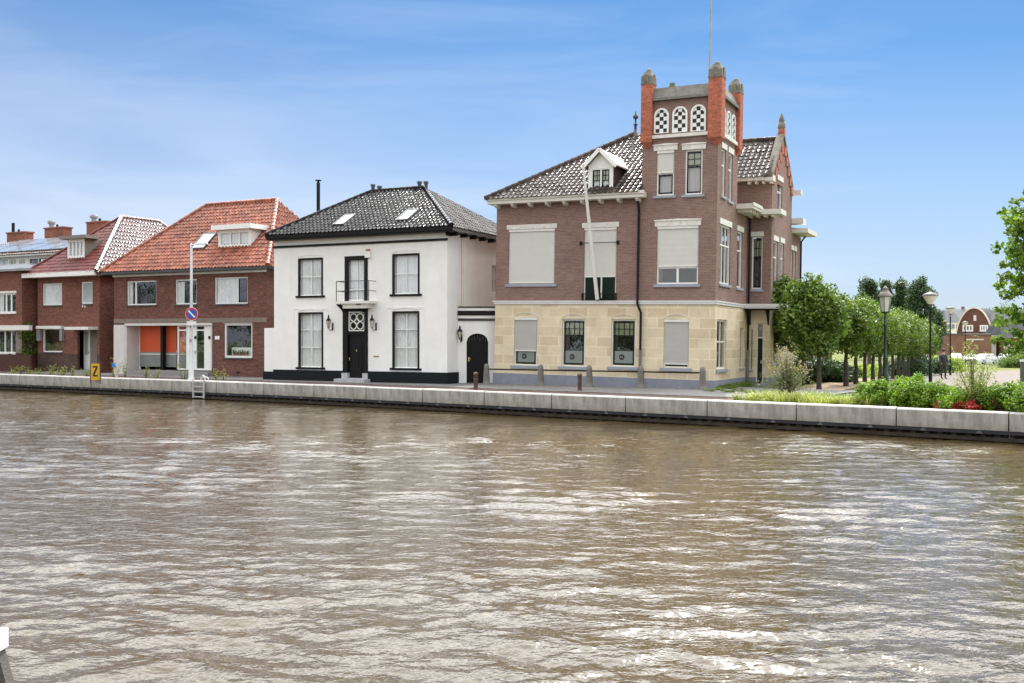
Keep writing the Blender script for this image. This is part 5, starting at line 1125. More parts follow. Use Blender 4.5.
# yellow Z sign
q,d_=quay_px(96.6); ps=(q.y)/F
ZS=empty('mooring_sign',at_loc(q.x-.02,q.y-.10,0,math.atan2(d_.y,d_.x)+R(20)),'yellow rectangular board with a black letter Z on the quay wall','sign')
zt=CAMZ-(363.6-HY)*ps; zb=CAMZ-(380-HY)*ps; hw=.26
mb=MB(); mb.box(-hw,hw,-.02,.01,zb,zt); mb.build('board',plain('sign_yellow',(.62,.36,.025),.45,.08,4),ZS)
mb=MB(); 
for xx in (-hw-.035,hw+.0): mb.box(xx,xx+.045,-.03,.02,zb-.18,zt+.02)
mb.build('post',plain('sign_post_dark',(.05,.05,.055),.6),ZS)
mb=MB(); zc=(zt+zb)/2+.03; h=.27; w=.145; t=.075; y=-.026
for pts in ([(-w,zc+h),(w,zc+h),(w,zc+h-t),(-w,zc+h-t)],[(-w,zc-h+t),(w,zc-h+t),(w,zc-h),(-w,zc-h)],[(w-.105,zc+h-t-.002),(w,zc+h-t-.002),(-w+.105,zc-h+t+.002),(-w,zc-h+t+.002)]): mb.prism([(x,y,z) for x,z in pts],(0,.005,0))
mb.build('letter_z',CHK_B,ZS)
# wooden stake with blue top
q,_=quay_px(109.2); b=Vector((q.x+.25,q.y+.45,PAVE-.05)); ST=empty('wooden_stake',at_loc(*b),'leaning pale wooden stake with bright blue painted top','stake')
mb=MB(); tip=Vector((-.16,0,.62)); mb.bar((0,0,0),tip,.11,.10); mb.build('shaft',plain('pale_timber',(.50,.40,.28),.8,.2,5),ST); mb=MB(); mb.bar(tip,tip*1.34,.15,.13); mb.build('blue_top',plain('blue_paint',(.02,.22,.55),.5,.05),ST)
# mooring dolphin with white cap at the lower left corner
dd=8.4; x1=at_px(8.3,640,dd+.15).x; zt=at_px(4,632.5,dd).z; zc=at_px(4,652,dd).z
MP=empty('mooring_post',at_loc(x1,dd,0),'weathered timber mooring post with white cap in the lower left corner','mooring post')
mb=MB(); mb.hexa([(-.6,.01,-1),(.36,.01,-1),(.36,.17,-1),(-.6,.17,-1)],[(-.4,.02,zc),(-.025,.02,zc),(-.025,.14,zc),(-.4,.14,zc)]); mb.build('timber',TWOOD,MP)
mb=MB(); mb.box(-.42,0,0,.155,zc+.001,zt-.012); mb.hexa([(-.42,0,zt-.012),(0,0,zt-.012),(0,.155,zt-.012),(-.42,.155,zt-.012)],[(-.41,.01,zt),(-.01,.01,zt),(-.01,.145,zt),(-.41,.145,zt)]); mb.build('cap',plain('cap_white',(.74,.76,.80),.45,.03),MP)

# ================================================================== VEGETATION
def leaf_mesh(name,pts,size,mat,aspect=.6,up=.35,out=None,seed=0,fold=.18):
    """one small folded leaf (two triangles pairs) per point"""
    g=np.random.default_rng(seed); n=len(pts); pts=np.asarray(pts)
    nrm=g.normal(size=(n,3)); 
    if out is not None: nrm=nrm*.75+np.asarray(out)*.7
    nrm[:,2]+=up; nrm/=np.linalg.norm(nrm,axis=1)[:,None]+1e-9
    a=g.normal(size=(n,3)); t=np.cross(nrm,a); t/=np.linalg.norm(t,axis=1)[:,None]+1e-9; b=np.cross(nrm,t)
    s=(size*g.uniform(.6,1.35,n))[:,None]
    v=np.empty((n,4,3)); v[:,0]=pts-t*s*.5; v[:,1]=pts+b*s*aspect*.5-nrm*s*fold*.5; v[:,2]=pts+t*s*.5; v[:,3]=pts-b*s*aspect*.5-nrm*s*fold*.5
    me=bpy.data.meshes.new(name); me.vertices.add(n*4); me.vertices.foreach_set('co',v.reshape(-1))
    idx=(np.arange(n)[:,None]*4+np.array([0,1,2,0,2,3])).reshape(-1)
    me.loops.add(n*6); me.loops.foreach_set('vertex_index',idx); me.polygons.add(n*2); me.polygons.foreach_set('loop_start',np.arange(n*2)*3); me.polygons.foreach_set('loop_total',np.full(n*2,3))
    me.materials.append(mat); me.update(calc_edges=True); me.validate(); return me
def blob_pts(blobs,per,g,shell=.45):
    P=[];O=[]
    for (c,r) in blobs:
        k=max(8,int(per*(r[0]*r[1]+r[1]*r[2]+r[0]*r[2])/3)); d=g.normal(size=(k,3)); d/=np.linalg.norm(d,axis=1)[:,None]
        rad=(shell+(1-shell)*g.random(k)**.6)*(1+.10*g.normal(size=k)); P.append(np.array(c)+d*np.array(r)*rad[:,None]); O.append(d)
    return np.concatenate(P),np.concatenate(O)
def crown_blobs(c,r,n,br,g,flat=1.0):
    out=[]
    for i in range(n):
        d=g.normal(size=3); d/=np.linalg.norm(d); k=(.35+.55*g.random()**.5); p=np.array(c)+d*np.array(r)*k; s=br*g.uniform(.65,1.25); out.append((p,(s,s,s*flat)))
    return out
def trunk_mb(h,r,limbs,crown_c,crown_r,g,lean=(0,0)):
    mb=MB(); pts=[(0,0,-.15)]; rr=[r*1.35]
    for k in range(1,6): t=k/5; pts.append((lean[0]*t+g.normal()*.012,lean[1]*t+g.normal()*.012,h*t)); rr.append(r*(1.1-.45*t))
    mb.tube(pts,rr,8); top=Vector(pts[-1])
    for i in range(limbs):
        d=g.normal(size=3); d[2]=abs(d[2])*.6+.2; d/=np.linalg.norm(d); e=Vector(np.array(crown_c)+d*np.array(crown_r)*.75); b=top*g.uniform(.75,1.0); m=(b+e)/2+Vector(g.normal(size=3)*.08)
        mb.tube([b,m,e],[r*.45,r*.28,r*.08],5)
    return mb
def make_tree(name,loc,label,cat,group,seed,trunk_h,trunk_r,cc,cr,nb,br,per,leaf,mat,shell=.4,limbs=7,up=.35,z=None):
    g=np.random.default_rng(seed); zz=ground_z(loc[0],loc[1]) if z is None else z
    t=empty(name,at_loc(loc[0],loc[1],zz),label,cat,group)
    trunk_mb(trunk_h,trunk_r,limbs,cc,cr,g).build('trunk',BARK,t)
    P,O=blob_pts(crown_blobs(cc,cr,nb,br,g),per,g,shell); link('crown',leaf_mesh('crown',P,leaf,mat,seed=seed,out=O,up=up),t); return t
def retag(t,loc,label,sc=1,rz=0,z=None):
    t.location=(loc[0],loc[1],ground_z(*loc) if z is None else z); t.scale=(sc,sc,sc); t.rotation_euler=(0,0,rz); t['label']=label; return t
# two larger limes in front of the entrance
make_tree('lime_tree',(13.06,43.0),'clipped round lime tree nearest the canal, beside the mansion entrance','tree','clipped lime trees',51,2.0,.10,(-.25,0,3.05),(1.35,1.15,1.75),120,.40,620,.165,LIME,up=.3,z=PAVE-.1)
make_tree('lime_tree',(13.55,47.2),'clipped lime tree half hidden against the side wall of the mansion','tree','clipped lime trees',52,2.0,.10,(-.75,0,3.25),(1.35,1.2,1.85),110,.42,620,.165,LIME,up=.3,z=PAVE-.1)
# the clipped row
row0=Vector((15.2,46.0)); vv=Vector((.452,.892)); proto=[]
ordw=['first','second','third','fourth','fifth','sixth','seventh','eighth','ninth','tenth','eleventh','twelfth','thirteenth']
for k in range(13):
    p=row0+vv*3.05*k; lab=ordw[k]+' clipped lime of the straight row, counted from the canal'
    if k<4:
        t=make_tree('lime_tree',(p.x,p.y),lab,'tree','clipped lime trees',60+k,1.8,.11,(0,0,2.85),(1.25,1.45,1.35),80,.42,700,.14,LIME2,up=.5,limbs=5); proto.append(t)
    else: t=copy_tree(proto[k%4]); retag(t,(p.x,p.y),lab,1.0+.03*((k*7)%5-2),k*1.7)
# tall trees behind
for i,(px,d,w,top,lab) in enumerate(((869,112,1.15,275,'dark tall tree leftmost behind the lime row'),(885,116,.8,276,'dark narrow tree second from left behind the lime row'),(900.5,114,1.3,277,'dark broad tree third from left behind the lime row'),(921,110,1.6,274,'tall dark tree right of the others behind the lime row'),(934,125,1.3,306,'lower dark tree at the end of the lime row'))):
    p=at_px(px,HY,d); gz=ground_z(p.x,p.y); H_=(HY-top)/F*d+CAMZ-gz
    make_tree('tall_tree',(p.x,p.y),lab,'tree','tall dark trees behind the limes',90+i,H_*.4,.22,(0,0,H_*.62),(w*.9,w*.9,H_*.38),80,.6,420,.22,DARKL,shell=.35)
# far tree tops on the skyline
far=[(938,250,5,316,'low green treetop left of the grey mansard roof'),(992,320,9,309,'far treetop behind the round gabled house'),(1012,330,8,306,'far dark treetop right of the round gabled house'),(955,330,8,312,'far treetop behind the cream house'),(1030,180,6,318,'mid green tree behind the parked cars on the right'),(1012,205,4,338,'low green tree beside the parked white car'),(905,190,5,322,'far green tree behind the row of limes'),(870,180,5,330,'far green tree seen under the limes')]
for i,(px,d,w,top,lab) in enumerate(far):
    p=at_px(px,HY,d); gz=ground_z(p.x,p.y); H_=max(3,(HY-top)/F*d+CAMZ-gz)
    make_tree('far_tree',(p.x,p.y),lab,'tree','far trees on the skyline',110+i,H_*.35,.25,(0,0,H_*.55),(w*.8,w*.8,H_*.42),30,w*.3,26,.55,DARKL if i%2 else LIME,shell=.3,limbs=4)
# maple at the right edge
g=np.random.default_rng(5); tz=PAVE-.1; mt=empty('maple_tree',at_loc(18.0,33.2,tz),'leafy green maple reaching in from the right edge','tree')
blobs=[]
for (px,py,r,n) in ((1012,215,.55,4),(1030,222,.8,5),(1006,250,.45,3),(1022,255,.75,5),(1045,240,1.1,6),(1000,283,.35,3),(1013,285,.6,4),(1030,290,.9,5),(1008,305,.5,4),(1020,318,.7,5),(1002,338,.4,4),(1012,345,.5,4),(1040,320,1.0,6),(1060,280,1.5,9),(1022,200,.35,2),(1050,200,1.1,6),(1014,268,.35,2),(1032,352,.5,3)):
    c=at_px(px,py,33.0+g.normal()*.35)-Vector((18.0,33.2,tz))
    for j in range(n):
        d=g.normal(size=3)*r*.42; s=r*g.uniform(.35,.6); blobs.append((np.array(c)+d,(s,s,s*.7)))
P,O=blob_pts(blobs,800,g,.1); link('crown',leaf_mesh('crown',P,.15,MAPLE,aspect=.85,seed=5,up=.6),mt)
mb=MB(); mb.tube([(0,0,-.2),(.02,0,2),(0,.05,4),(-.05,0,6.4)],[.17,.13,.09,.03],8)
for (c,r) in blobs[::5]: mb.tube([(0,0,max(1.2,c[2]*.62)),Vector(c)*.5+Vector((0,0,c[2]*.34)),c],[.05,.03,.008],5)
mb.build('trunk',BARK,mt)
# tree stake at the right edge
p=at_px(1022.3,HY,31.4); mb=MB(); mb.box(-.05,.05,-.05,.05,-.2,1.47); mb.box(-.055,.055,-.055,.055,1.471,1.54,1); o=mb.build('tree_stake',[TWOOD,WHITED]); o.location=(p.x,p.y,PAVE-.06); tag(o,'grey square wooden post with pale top at the right edge','post')

def bush(name,loc,label,cat,group,seed,r,n,br,per,leaf,mat,z=PAVE-.06,aspect=.55,up=.6,stems=8):
    g=np.random.default_rng(seed); t=empty(name,at_loc(loc[0],loc[1],z),label,cat,group)
    bl=[]
    for i in range(n):
        a=g.random()*6.28; k=g.random()**.6; zz=r[2]*(.25+.7*g.random())*(1-.35*k); s=br*g.uniform(.7,1.3); bl.append((np.array([r[0]*k*math.cos(a),r[1]*k*math.sin(a),zz]),(s,s,s)))
    P,O=blob_pts(bl,per,g,.3); link('foliage',leaf_mesh('foliage',P,leaf,mat,aspect=aspect,seed=seed,out=O,up=up),t)
    mb=MB()
    for (c,s) in bl[:stems]: mb.tube([(c[0]*.2,c[1]*.2,-.05),Vector(c)*.6,c],[.02,.014,.006],4,0,False)
    mb.build('stem',STEM,t); return t
def quay_back(px,k):
    q,d=quay_px(px); n=Vector((-d.y,d.x)); return q+n*k
bd=[(862,1.5,(.75,.8,.62),'small bright green shrub at the left end of the shrub row'),(884,1.4,(.85,.9,.78),'bright green shrub below the classic lantern'),(905,1.3,(.85,.9,.85),'bright green rounded shrub right of the lantern, highest of the row'),(926,1.2,(.75,.9,.72),'bright green shrub below the black conical lamp'),(940,1.6,(.6,.7,.50),'low fine green shrub left of the sapling'),(1003,1.0,(.75,.8,.78),'bright green shrub right of the red plant'),(1022,1.0,(.8,.8,.80),'bright green shrub cut off by the right edge'),(975,1.9,(.7,.7,.55),'dark low green shrub behind the red plant')]
for i,(px,k,r,lab) in enumerate(bd):
    r=(r[0]*.95,r[1],r[2]*(1.22 if 'low' not in lab else 1.05))
    p=quay_back(px,k); bush('shrub',p,lab,'shrub','green shrubs along the quay',200+i,r,34,.22,2300,.10,DARKL if 'dark' in lab else BUSHL,z=PAVE-.04)
p=quay_back(962,.75); bush('red_plant',p,'low dark red leaved plant at the quay edge between green shrubs','plant',None,230,(.95,.4,.26),18,.14,3000,.09,REDL,z=PAVE-.02)
# sapling with thin wispy branches
p=quay_back(964,1.3); g=np.random.default_rng(231); sp=empty('sapling',at_loc(p.x,p.y,PAVE-.05),'slender wispy sapling with thin sparse leaves standing above the red plant','sapling'); mb=MB(); tips=[]
for i in range(26):
    a=g.random()*6.28; r_=g.uniform(.15,.8); h=g.uniform(.9,2.3)*(1-.25*r_); e=Vector((r_*math.cos(a),r_*math.sin(a),h)); mb.tube([(0,0,0),e*.5+Vector((0,0,.15)),e],[.018,.010,.003],4,0,False)
    for t in np.linspace(.35,1,16): tips.append(np.array(e)*t+g.normal(size=3)*.07+np.array([0,0,.12*math.sin(t*3.1)]))
mb.build('stem',STEM,sp); link('foliage',leaf_mesh('foliage',[np.array(q)+g.normal(size=3)*.07 for q in tips for _ in range(4)],.085,WEEDL,aspect=.4,seed=231),sp)
# feathery grey-green shrub before the entrance
p=at_px(787,HY,36.9); g=np.random.default_rng(232); sp=empty('feathery_shrub',at_loc(p.x,p.y,PAVE-.08),'loose grey-green feathery shrub with pale plumes before the mansion entrance','shrub'); mb=MB(); tips=[];pl=[]
for i in range(80):
    a=g.random()*6.28; r_=g.uniform(.1,1.15); h=g.uniform(.7,2.05)*(1-.3*r_); e=Vector((r_*math.cos(a),r_*math.sin(a),h)); mb.tube([(0,0,0),e*.5+Vector((0,0,.12)),e],[.015,.009,.003],4,0,False)
    for t in np.linspace(.25,1,26): tips.append(np.array(e)*t+g.normal(size=3)*.08)
    if h>1.0:
        for t in np.linspace(.88,1.12,10): pl.append(np.array(e)*t+g.normal(size=3)*.035)
mb.build('stem',STEM,sp); link('foliage',leaf_mesh('foliage',tips,.10,SILVER,aspect=.35,seed=232),sp); link('blossom',leaf_mesh('blossom',pl,.07,PINKL,aspect=.5,seed=233),sp)
# variegated ornamental grass in a band on the quay: one mass
def blades(name,bases,h,w,mat,seed,parent=None,spread=.35,n=40):
    g=np.random.default_rng(seed); mb=MB(); V=[];Fc=[]
    for (bx,by,bz,sc) in bases:
        for i in range(n):
            a=g.random()*6.28; l=h*sc*g.uniform(.6,1.2); s=spread*g.uniform(.3,1.2)*sc; ox,oy=g.normal(size=2)*.10*sc; dx,dy=math.cos(a),math.sin(a); b=len(V)
            for t in (0,.45,.8,1.0):
                wd=w*(1-t**2)*.5+.001; x=bx+ox+dx*s*t*t; y=by+oy+dy*s*t*t; z=bz+l*(t-.28*t*t*t)
                V.append((x-dy*wd,y+dx*wd,z)); V.append((x+dy*wd,y-dx*wd,z))
            for k in range(3): Fc.append([b+2*k,b+2*k+1,b+2*k+3,b+2*k+2])
    mb.add(V,Fc,0,True); return mb.build(name,mat,parent)
bs=[]
for i in range(62):
    t=i/61; px=728+(868-728)*t; p=quay_back(px,.65+random.random()*.9); bs.append((p.x,p.y,PAVE-.08,random.uniform(.55,1.2)))
o=blades('ornamental_grass',bs,.50,.020,VARIEG,301,n=60); tag(o,kind='stuff')
bs=[]
for i in range(160):
    px=random.uniform(725,1024); p=quay_back(px,random.uniform(1.6,6.5)); bs.append((p.x,p.y,ground_z(p.x,p.y)-.02,random.uniform(.5,1.1)))
for i in range(60):
    p=A.M@Vector((Wm+random.uniform(.1,.6),random.uniform(.2,5),0)); bs.append((p.x,p.y,PAVE-.05,random.uniform(.4,.9)))
for i in range(40):
    p=A.M@Vector((Wm+random.uniform(.0,2.5),random.uniform(-2.2,-.3),0)); bs.append((p.x,p.y,PAVE-.05,random.uniform(.3,.6)))
o=blades('rough_grass',bs,.33,.018,GRASSL,302,n=46); tag(o,kind='stuff')
# weeds along the quay on the left
weeds=[(1.5,.35,'low yellow green weed at the far left end of the quay'),(10.5,.55,'thin tall weed before the terrace house fence'),(19,.40,'low pale bushy weed before the terrace house fence'),(27.5,.30,'small weed just left of the brick house'),(40.5,.60,'yellow tall weed below the ground floor window of the brick house'),(52.5,.45,'broad pale weed below the same window, right of the yellow tall one'),(62,.5,'narrow upright weed between brick house window and door'),(76,.38,'broad low weed before the brick house door'),(86,.42,'pale weed just left of the yellow sign'),(103.3,.85,'taller green weed between yellow sign and wooden stake'),(115.5,.8,'tall pale weed before the white shop pilaster'),(135.5,.65,'upright green weed left of the orange shop panel'),(145.3,.55,'narrow weed below the middle of the orange panel'),(174.3,.85,'tall bushy weed left of the pale lamp post'),(206,.55,'small weed behind the ladder hoop'),(213.5,.6,'weed right of the ladder hoop')]
for i,(px,h,lab) in enumerate(weeds):
    h*=1.15
    p=quay_back(px,.62); g=np.random.default_rng(400+i); t=empty('weed',at_loc(p.x,p.y,PAVE-.03),lab,'weed','weeds along the quay edge'); mb=MB(); lv=[]
    for k in range(7 if 'broad' not in lab else 12):
        a=g.random()*6.28; r_=g.uniform(.03,.22)*(2.0 if 'broad' in lab or 'low' in lab or 'bushy' in lab else 1); hh=h*g.uniform(.55,1.15); e=Vector((r_*math.cos(a),r_*math.sin(a),hh)); mb.tube([(r_*.2*math.cos(a),r_*.2*math.sin(a),0),e],[.012,.004],4,0,False)
        for q in np.linspace(.2,1,11): lv.append(np.array(e)*q+g.normal(size=3)*.045)
    mb.build('stem',STEM,t); link('foliage',leaf_mesh('foliage',lv,.10,WEEDL,aspect=.4,seed=i),t)
# climbing shrub between terrace and brick house
p=E.M@Vector((-.25,-.35,0)); make_tree('climbing_shrub',(p.x,p.y),'dark green shrub growing up the corner left of the brick house','shrub',None,430,1.2,.05,(-.15,0,1.9),(.42,.35,1.25),26,.28,700,.13,LIME,z=PAVE)
# dark timber fence below the terrace house bay
f0=T.M@Vector((W1-6,-.9,0)); FN=empty('garden_fence',at_loc(f0.x,f0.y,PAVE,-(math.pi/2-R(61))),'dark red-brown board fence before the terrace house and the corner','fence')
mb=MB()
for k in range(52): x=k*.155; mb.box(x,x+.145,0,.03,-.1,1.02+.015*(k%2))
mb.build('board_panel',BOUND,FN)
for k in range(5):
    mb=MB(); x=k*2.0; mb.box(x-.05,x+.05,.032,.13,-.1,1.1); mb.build('post',BOUND,FN)
# vineyard-like hedge behind the limes, in rows: one mass
g=np.random.default_rng(440); P=[]
for rr_ in range(9):
    for k in range(1500):
        s=g.uniform(0,46); off=1.6+rr_*1.15+g.normal()*.25
        x=row0.x-2.6+.452*s-.892*(-off)*.0+ .9*off*.55-1.0; y=row0.y+6+.892*s+off*.3
        P.append((x,y,ground_z(x,y)+g.random()*.75*(.6+.4*math.sin(s*1.3+rr_))))
o=link('vine_hedge',leaf_mesh('vine_hedge',P,.24,HEDGEL,aspect=.8,seed=440,up=.7)); tag(o,kind='stuff')
# tan wooden fence screen behind the first limes
p=at_px(809,HY,54); mb=MB(); FE=empty('wooden_screen',at_loc(p.x-.4,p.y,PAVE-.2,R(-18)),'tan wooden screen fence behind the trunks of the first limes','fence')
for k in range(12): mb.box(k*.13,k*.13+.12,0,.025,0,1.45)
mb.build('board_panel',plain('tan_timber',(.30,.17,.07),.8,.2,5),FE)
for k in range(2):
    mb=MB(); mb.box(k*1.45,k*1.45+.1,.027,.12,-.1,1.55); mb.build('post',plain('tan_timber',(.3,.17,.07)),FE)

# ================================================================== LAMPS IN THE PARK
p=at_px(885.3,HY,47.5); gz=PAVE-.12; hh=CAMZ+(HY-286.5)/F*47.5-gz
K=empty('classic_lantern',at_loc(p.x,p.y,gz),'classic dark green lantern post with six sided glass lantern before the limes','street lamp')
mb=MB(); mb.lathe(0,0,[(.16,-.1),(.16,.5),(.13,.56),(.11,1.2),(.14,1.25),(.075,1.35),(.06,hh-1.9),(.10,hh-1.86),(.10,hh-1.8),(.055,hh-1.74),(.045,hh-1.2)],12); mb.tube([(-.3,0,hh-1.6),(.3,0,hh-1.6)],.018,6); mb.build('post',LGREEN,K)
mb=MB(); z0=hh-1.2
for k in range(6):
    t=math.pi*k/3; mb.tube([(.19*math.cos(t),.19*math.sin(t),z0),(.30*math.cos(t),.30*math.sin(t),z0+.72)],.014,4)
mb.lathe(0,0,[(.05,z0-.08),(.20,z0-.03),(.20,z0+.02)],6); mb.lathe(0,0,[(.34,z0+.72),(.35,z0+.76),(.20,z0+.93),(.15,z0+.98),(.14,z0+1.08),(.16,z0+1.1),(.07,z0+1.17),(.02,z0+1.24)],12,1); mb.build('lantern_frame',[LGREEN,plain('lantern_hood',(.22,.19,.18),.5)],K)
mb=MB(); mb.lathe(0,0,[(.18,z0+.02),(.285,z0+.71)],6,0,False); mb.build('lantern_glass',plain('frosted_lamp_glass',(.62,.62,.60),.25,.04),K)
def cone_lamp(px,top,d,base,lab,proto=None):
    p=at_px(px,HY,d); gz=base if base is not None else ground_z(p.x,p.y); hh=CAMZ+(HY-top)/F*d-gz
    K=empty('cone_lamp',at_loc(p.x,p.y,gz),lab,'street lamp','black cone lamps in the park')
    mb=MB(); mb.lathe(0,0,[(.085,-.1),(.085,.9),(.055,.95),(.05,hh-.75)],10); mb.build('post',IRON,K)
    mb=MB(); mb.lathe(0,0,[(.08,hh-.68),(.08,hh-.58),(.11,hh-.56)],12); mb.lathe(0,0,[(.37,hh-.17),(.37,hh-.13),(.24,hh-.04),(.08,hh+.02),(.03,hh+.1)],16); mb.build('hood',plain('lamp_hood_grey',(.11,.105,.10),.5,.15),K)
    mb=MB(); mb.lathe(0,0,[(.11,hh-.56),(.345,hh-.171)],16); mb.build('shade',plain('lamp_shade_glass',(.72,.69,.60),.3,.04),K); return K
cone_lamp(930.4,292.5,48.5,PAVE-.1,'nearest black lamp with pale cone shade, right of the limes')
cone_lamp(950.3,306.5,78,None,'second black cone lamp, seen above the brick wall left of the round gable')
cone_lamp(965.2,321.5,120,None,'far black cone lamp in front of the round gabled house')

# ================================================================== FAR SIDE: park path, cars, houses
mb=MB(); t_=NT('park_gravel'); o_=t_.coord(); t_.col(t_.mix(t_.noise(o_,.6,5),(.21,.18,.16),(.15,.132,.122))); t_.rough(.95,.1); GRAV=t_.mat
def ribbon(name,pts,w,mat,lift):
    mb=MB(); V=[];n=len(pts)
    P=[Vector(p) for p in pts]
    for i,p in enumerate(P):
        d=(P[min(i+1,n-1)]-P[max(i-1,0)]).normalized(); nn=Vector((-d.y,d.x))
        for s in np.linspace(-.5,.5,9): q=p+nn*w[i]*s; V.append((q.x,q.y,ground_z(q.x,q.y)+lift))
    mb.add(V,[[i*9+j,i*9+9+j,i*9+10+j,i*9+j+1] for i in range(n-1) for j in range(8)],0,True); return tag(mb.build(name,mat),kind='structure')
def dense(pts,k=14):
    out=[]
    for a,b in zip(pts[:-1],pts[1:]):
        for i in range(k): out.append((a[0]+(b[0]-a[0])*i/k,a[1]+(b[1]-a[1])*i/k))
    return out+[pts[-1]]
dp=dense([(20.5,42),(25,52),(31,66),(40,84),(60,100),(90,112)]); ribbon('park_path',dp,[6.5+.1*i for i in range(len(dp))],GRAV,.03)
dp=dense([(12.2,41.5),(14.6,46),(17.0,51),(22,61)]); ribbon('gravel_path',dp,[2.2]*len(dp),plain('tan_gravel',(.34,.25,.17),.95,.2,2),.02)
dp=dense([(45,152),(70,150),(110,150)]); ribbon('parking_bay',dp,[9]*len(dp),plain('asphalt',(.075,.075,.078),.9,.2,1),.05)
# cars
def make_car(name,label,px,d,rz,paint,group='cars parked in the far car park'):
    p=at_px(px,HY,d); c=empty(name,at_loc(p.x,p.y,ground_z(p.x,p.y)+.06,rz),label,'car',group)
    prof=[(-2.0,.32),(-2.05,.55),(-1.98,.86),(-1.85,.96),(-.95,1.0),(.55,.98),(1.55,.90),(1.92,.78),(2.05,.58),(2.02,.30)]
    mb=MB(); hw=.86; n=len(prof)
    for (y0,k0,y1,k1) in ((-hw,.0,-hw+.09,.05),(-hw+.09,.05,hw-.09,.05),(hw-.09,.05,hw,.0)):
        A_=[(x*(1-.02*(abs(y0)>.8)),y0,z+(k0 if z>.8 else 0)-.05*(abs(y0)>.8)) for x,z in prof]; B_=[(x*(1-.02*(abs(y1)>.8)),y1,z+(k1 if z>.8 else 0)-.05*(abs(y1)>.8)) for x,z in prof]
        mb.add(A_+B_,[[i,(i+1)%n,n+(i+1)%n,n+i] for i in range(n)],0,False)
    mb.add([(x*.98,-hw,z-.05) for x,z in prof],[list(range(n))]); mb.add([(x*.98,hw,z-.05) for x,z in prof],[list(range(n))[::-1]])
    # roof and pillars
    mb.hexa([(-1.45,-.60,1.43),(.35,-.60,1.43),(.35,.60,1.43),(-1.45,.60,1.43)],[(-1.3,-.52,1.49),(.2,-.52,1.49),(.2,.52,1.49),(-1.3,.52,1.49)])
    for sy in (-1,1):
        for a,b in (((1.15,sy*.80,.98),(.35,sy*.6,1.45)),((-.45,sy*.80,.98),(-.45,sy*.60,1.45)),((-1.9,sy*.78,.96),(-1.45,sy*.58,1.45))): mb.bar(a,b,.08,.07)
    b_=mb.build('body',paint,c)
    mb=MB(); mb.hexa([(-1.88,-.77,.97),(1.12,-.77,.97),(1.12,.77,.97),(-1.88,.77,.97)],[(-1.42,-.58,1.435),(.34,-.58,1.435),(.34,.58,1.435),(-1.42,.58,1.435)]); mb.build('window_glass',CARGLASS,c)
    for sx in (1.28,-1.28):
        for sy in (-1,1):
            mb=MB(); mb.tube([(sx,sy*.66,.31),(sx,sy*.87,.31)],.31,18); w=mb.build('wheel',plain('tyre',(.02,.02,.02),.8),c); mb=MB(); mb.tube([(sx,sy*.86,.31),(sx,sy*.885,.31)],.19,12); mb.build('rim',STEEL,w)
    for sy in (-1,1):
        mb=MB(); mb.box(1.86,2.03,sy*.62-.17,sy*.62+.17,.64,.76); mb.build('headlight',plain('headlight',(.6,.62,.65),.1,.02),c); mb=MB(); mb.box(-2.04,-1.95,sy*.68-.12,sy*.68+.12,.68,.86); mb.build('tail_light',SRED,c)
        mb=MB(); mb.box(.85,.98,sy*.9-.07,sy*.9+.07,.98,1.1); mb.build('mirror',paint,c)
    mb=MB(); mb.box(2.0,2.045,-.5,.5,.38,.52); mb.box(2.03,2.06,-.26,.26,.54,.63); mb.build('grille',IRON,c); return c
CW=plain('car_white',(.75,.76,.77),.2,.02,spec=.6); CS=plain('car_silver',(.52,.54,.57),.22,.03,spec=.6,metal=.3); CP=plain('car_pale_grey',(.62,.63,.64),.22,.03,spec=.6)
make_car('parked_car','white hatchback parked with its nose towards the canal, rightmost of the three clear cars',984,152,R(-150),CW)
make_car('parked_car','silver car parked between two white cars before the brick wall',970.5,157,R(-118),CS)
make_car('parked_car','pale car half hidden behind the sapling',956,160,R(-110),CW)
make_car('parked_car','pale car in the car park under the maple branches at the right edge',1007,158,R(-100),CP)
# round gabled brick house
d=200; sc=d/F
Q=Bld('gable_house',(at_px(956.5,HY,d).x,d,-1.5),R(-36),'brick house with a tall rounded gable edged in cream beyond the cars','house')
a0=Q.fr(957,330)[0]; a1=Q.fr(991.5,330)[0]; zt=Q.fr(975,308.5)[1]; ze=Q.fr(975,332.5)[1]; cx_=(a0+a1)/2; n=18
def gab(t,off=0): s=2*t-1; return (cx_+(a1-a0+2*off)/2*s, ze+(zt-ze+off)*(1-abs(s)**2.1)**.75)
arc=[gab(k/n) for k in range(n+1)]
wr=[Q.frect(962.6,973.2,325,331.5),Q.frect(979.8,988.2,325,331.5)]
mb=MB(); mb.poly([(x,0,z) for x,z in arc]); mb.quad((a0,0,0),(a1,0,0),(a1,0,ze),(a0,0,ze)); mb.quad((a1,0,0),(a1,12,0),(a1,12,ze),(a1,0,ze)); mb.quad((a0,0,0),(a0,0,ze),(a0,12,ze),(a0,12,0)); mb.build('wall',BRICK_R,Q.o)
mb=MB(); prev=None
for k in range(n): (xa,za_),(xb,zb_)=arc[k],arc[k+1]; (xc,zc_),(xd,zd_)=gab(k/n,.25),gab((k+1)/n,.25); mb.hexa([(xa,-.2,za_),(xb,-.2,zb_),(xd,-.2,zd_),(xc,-.2,zc_)],[(xa,.2,za_),(xb,.2,zb_),(xd,.2,zd_),(xc,.2,zc_)])
mb.build('gable_trim',plain('cream_trim',(.72,.62,.50),.7,.05),Q.o)
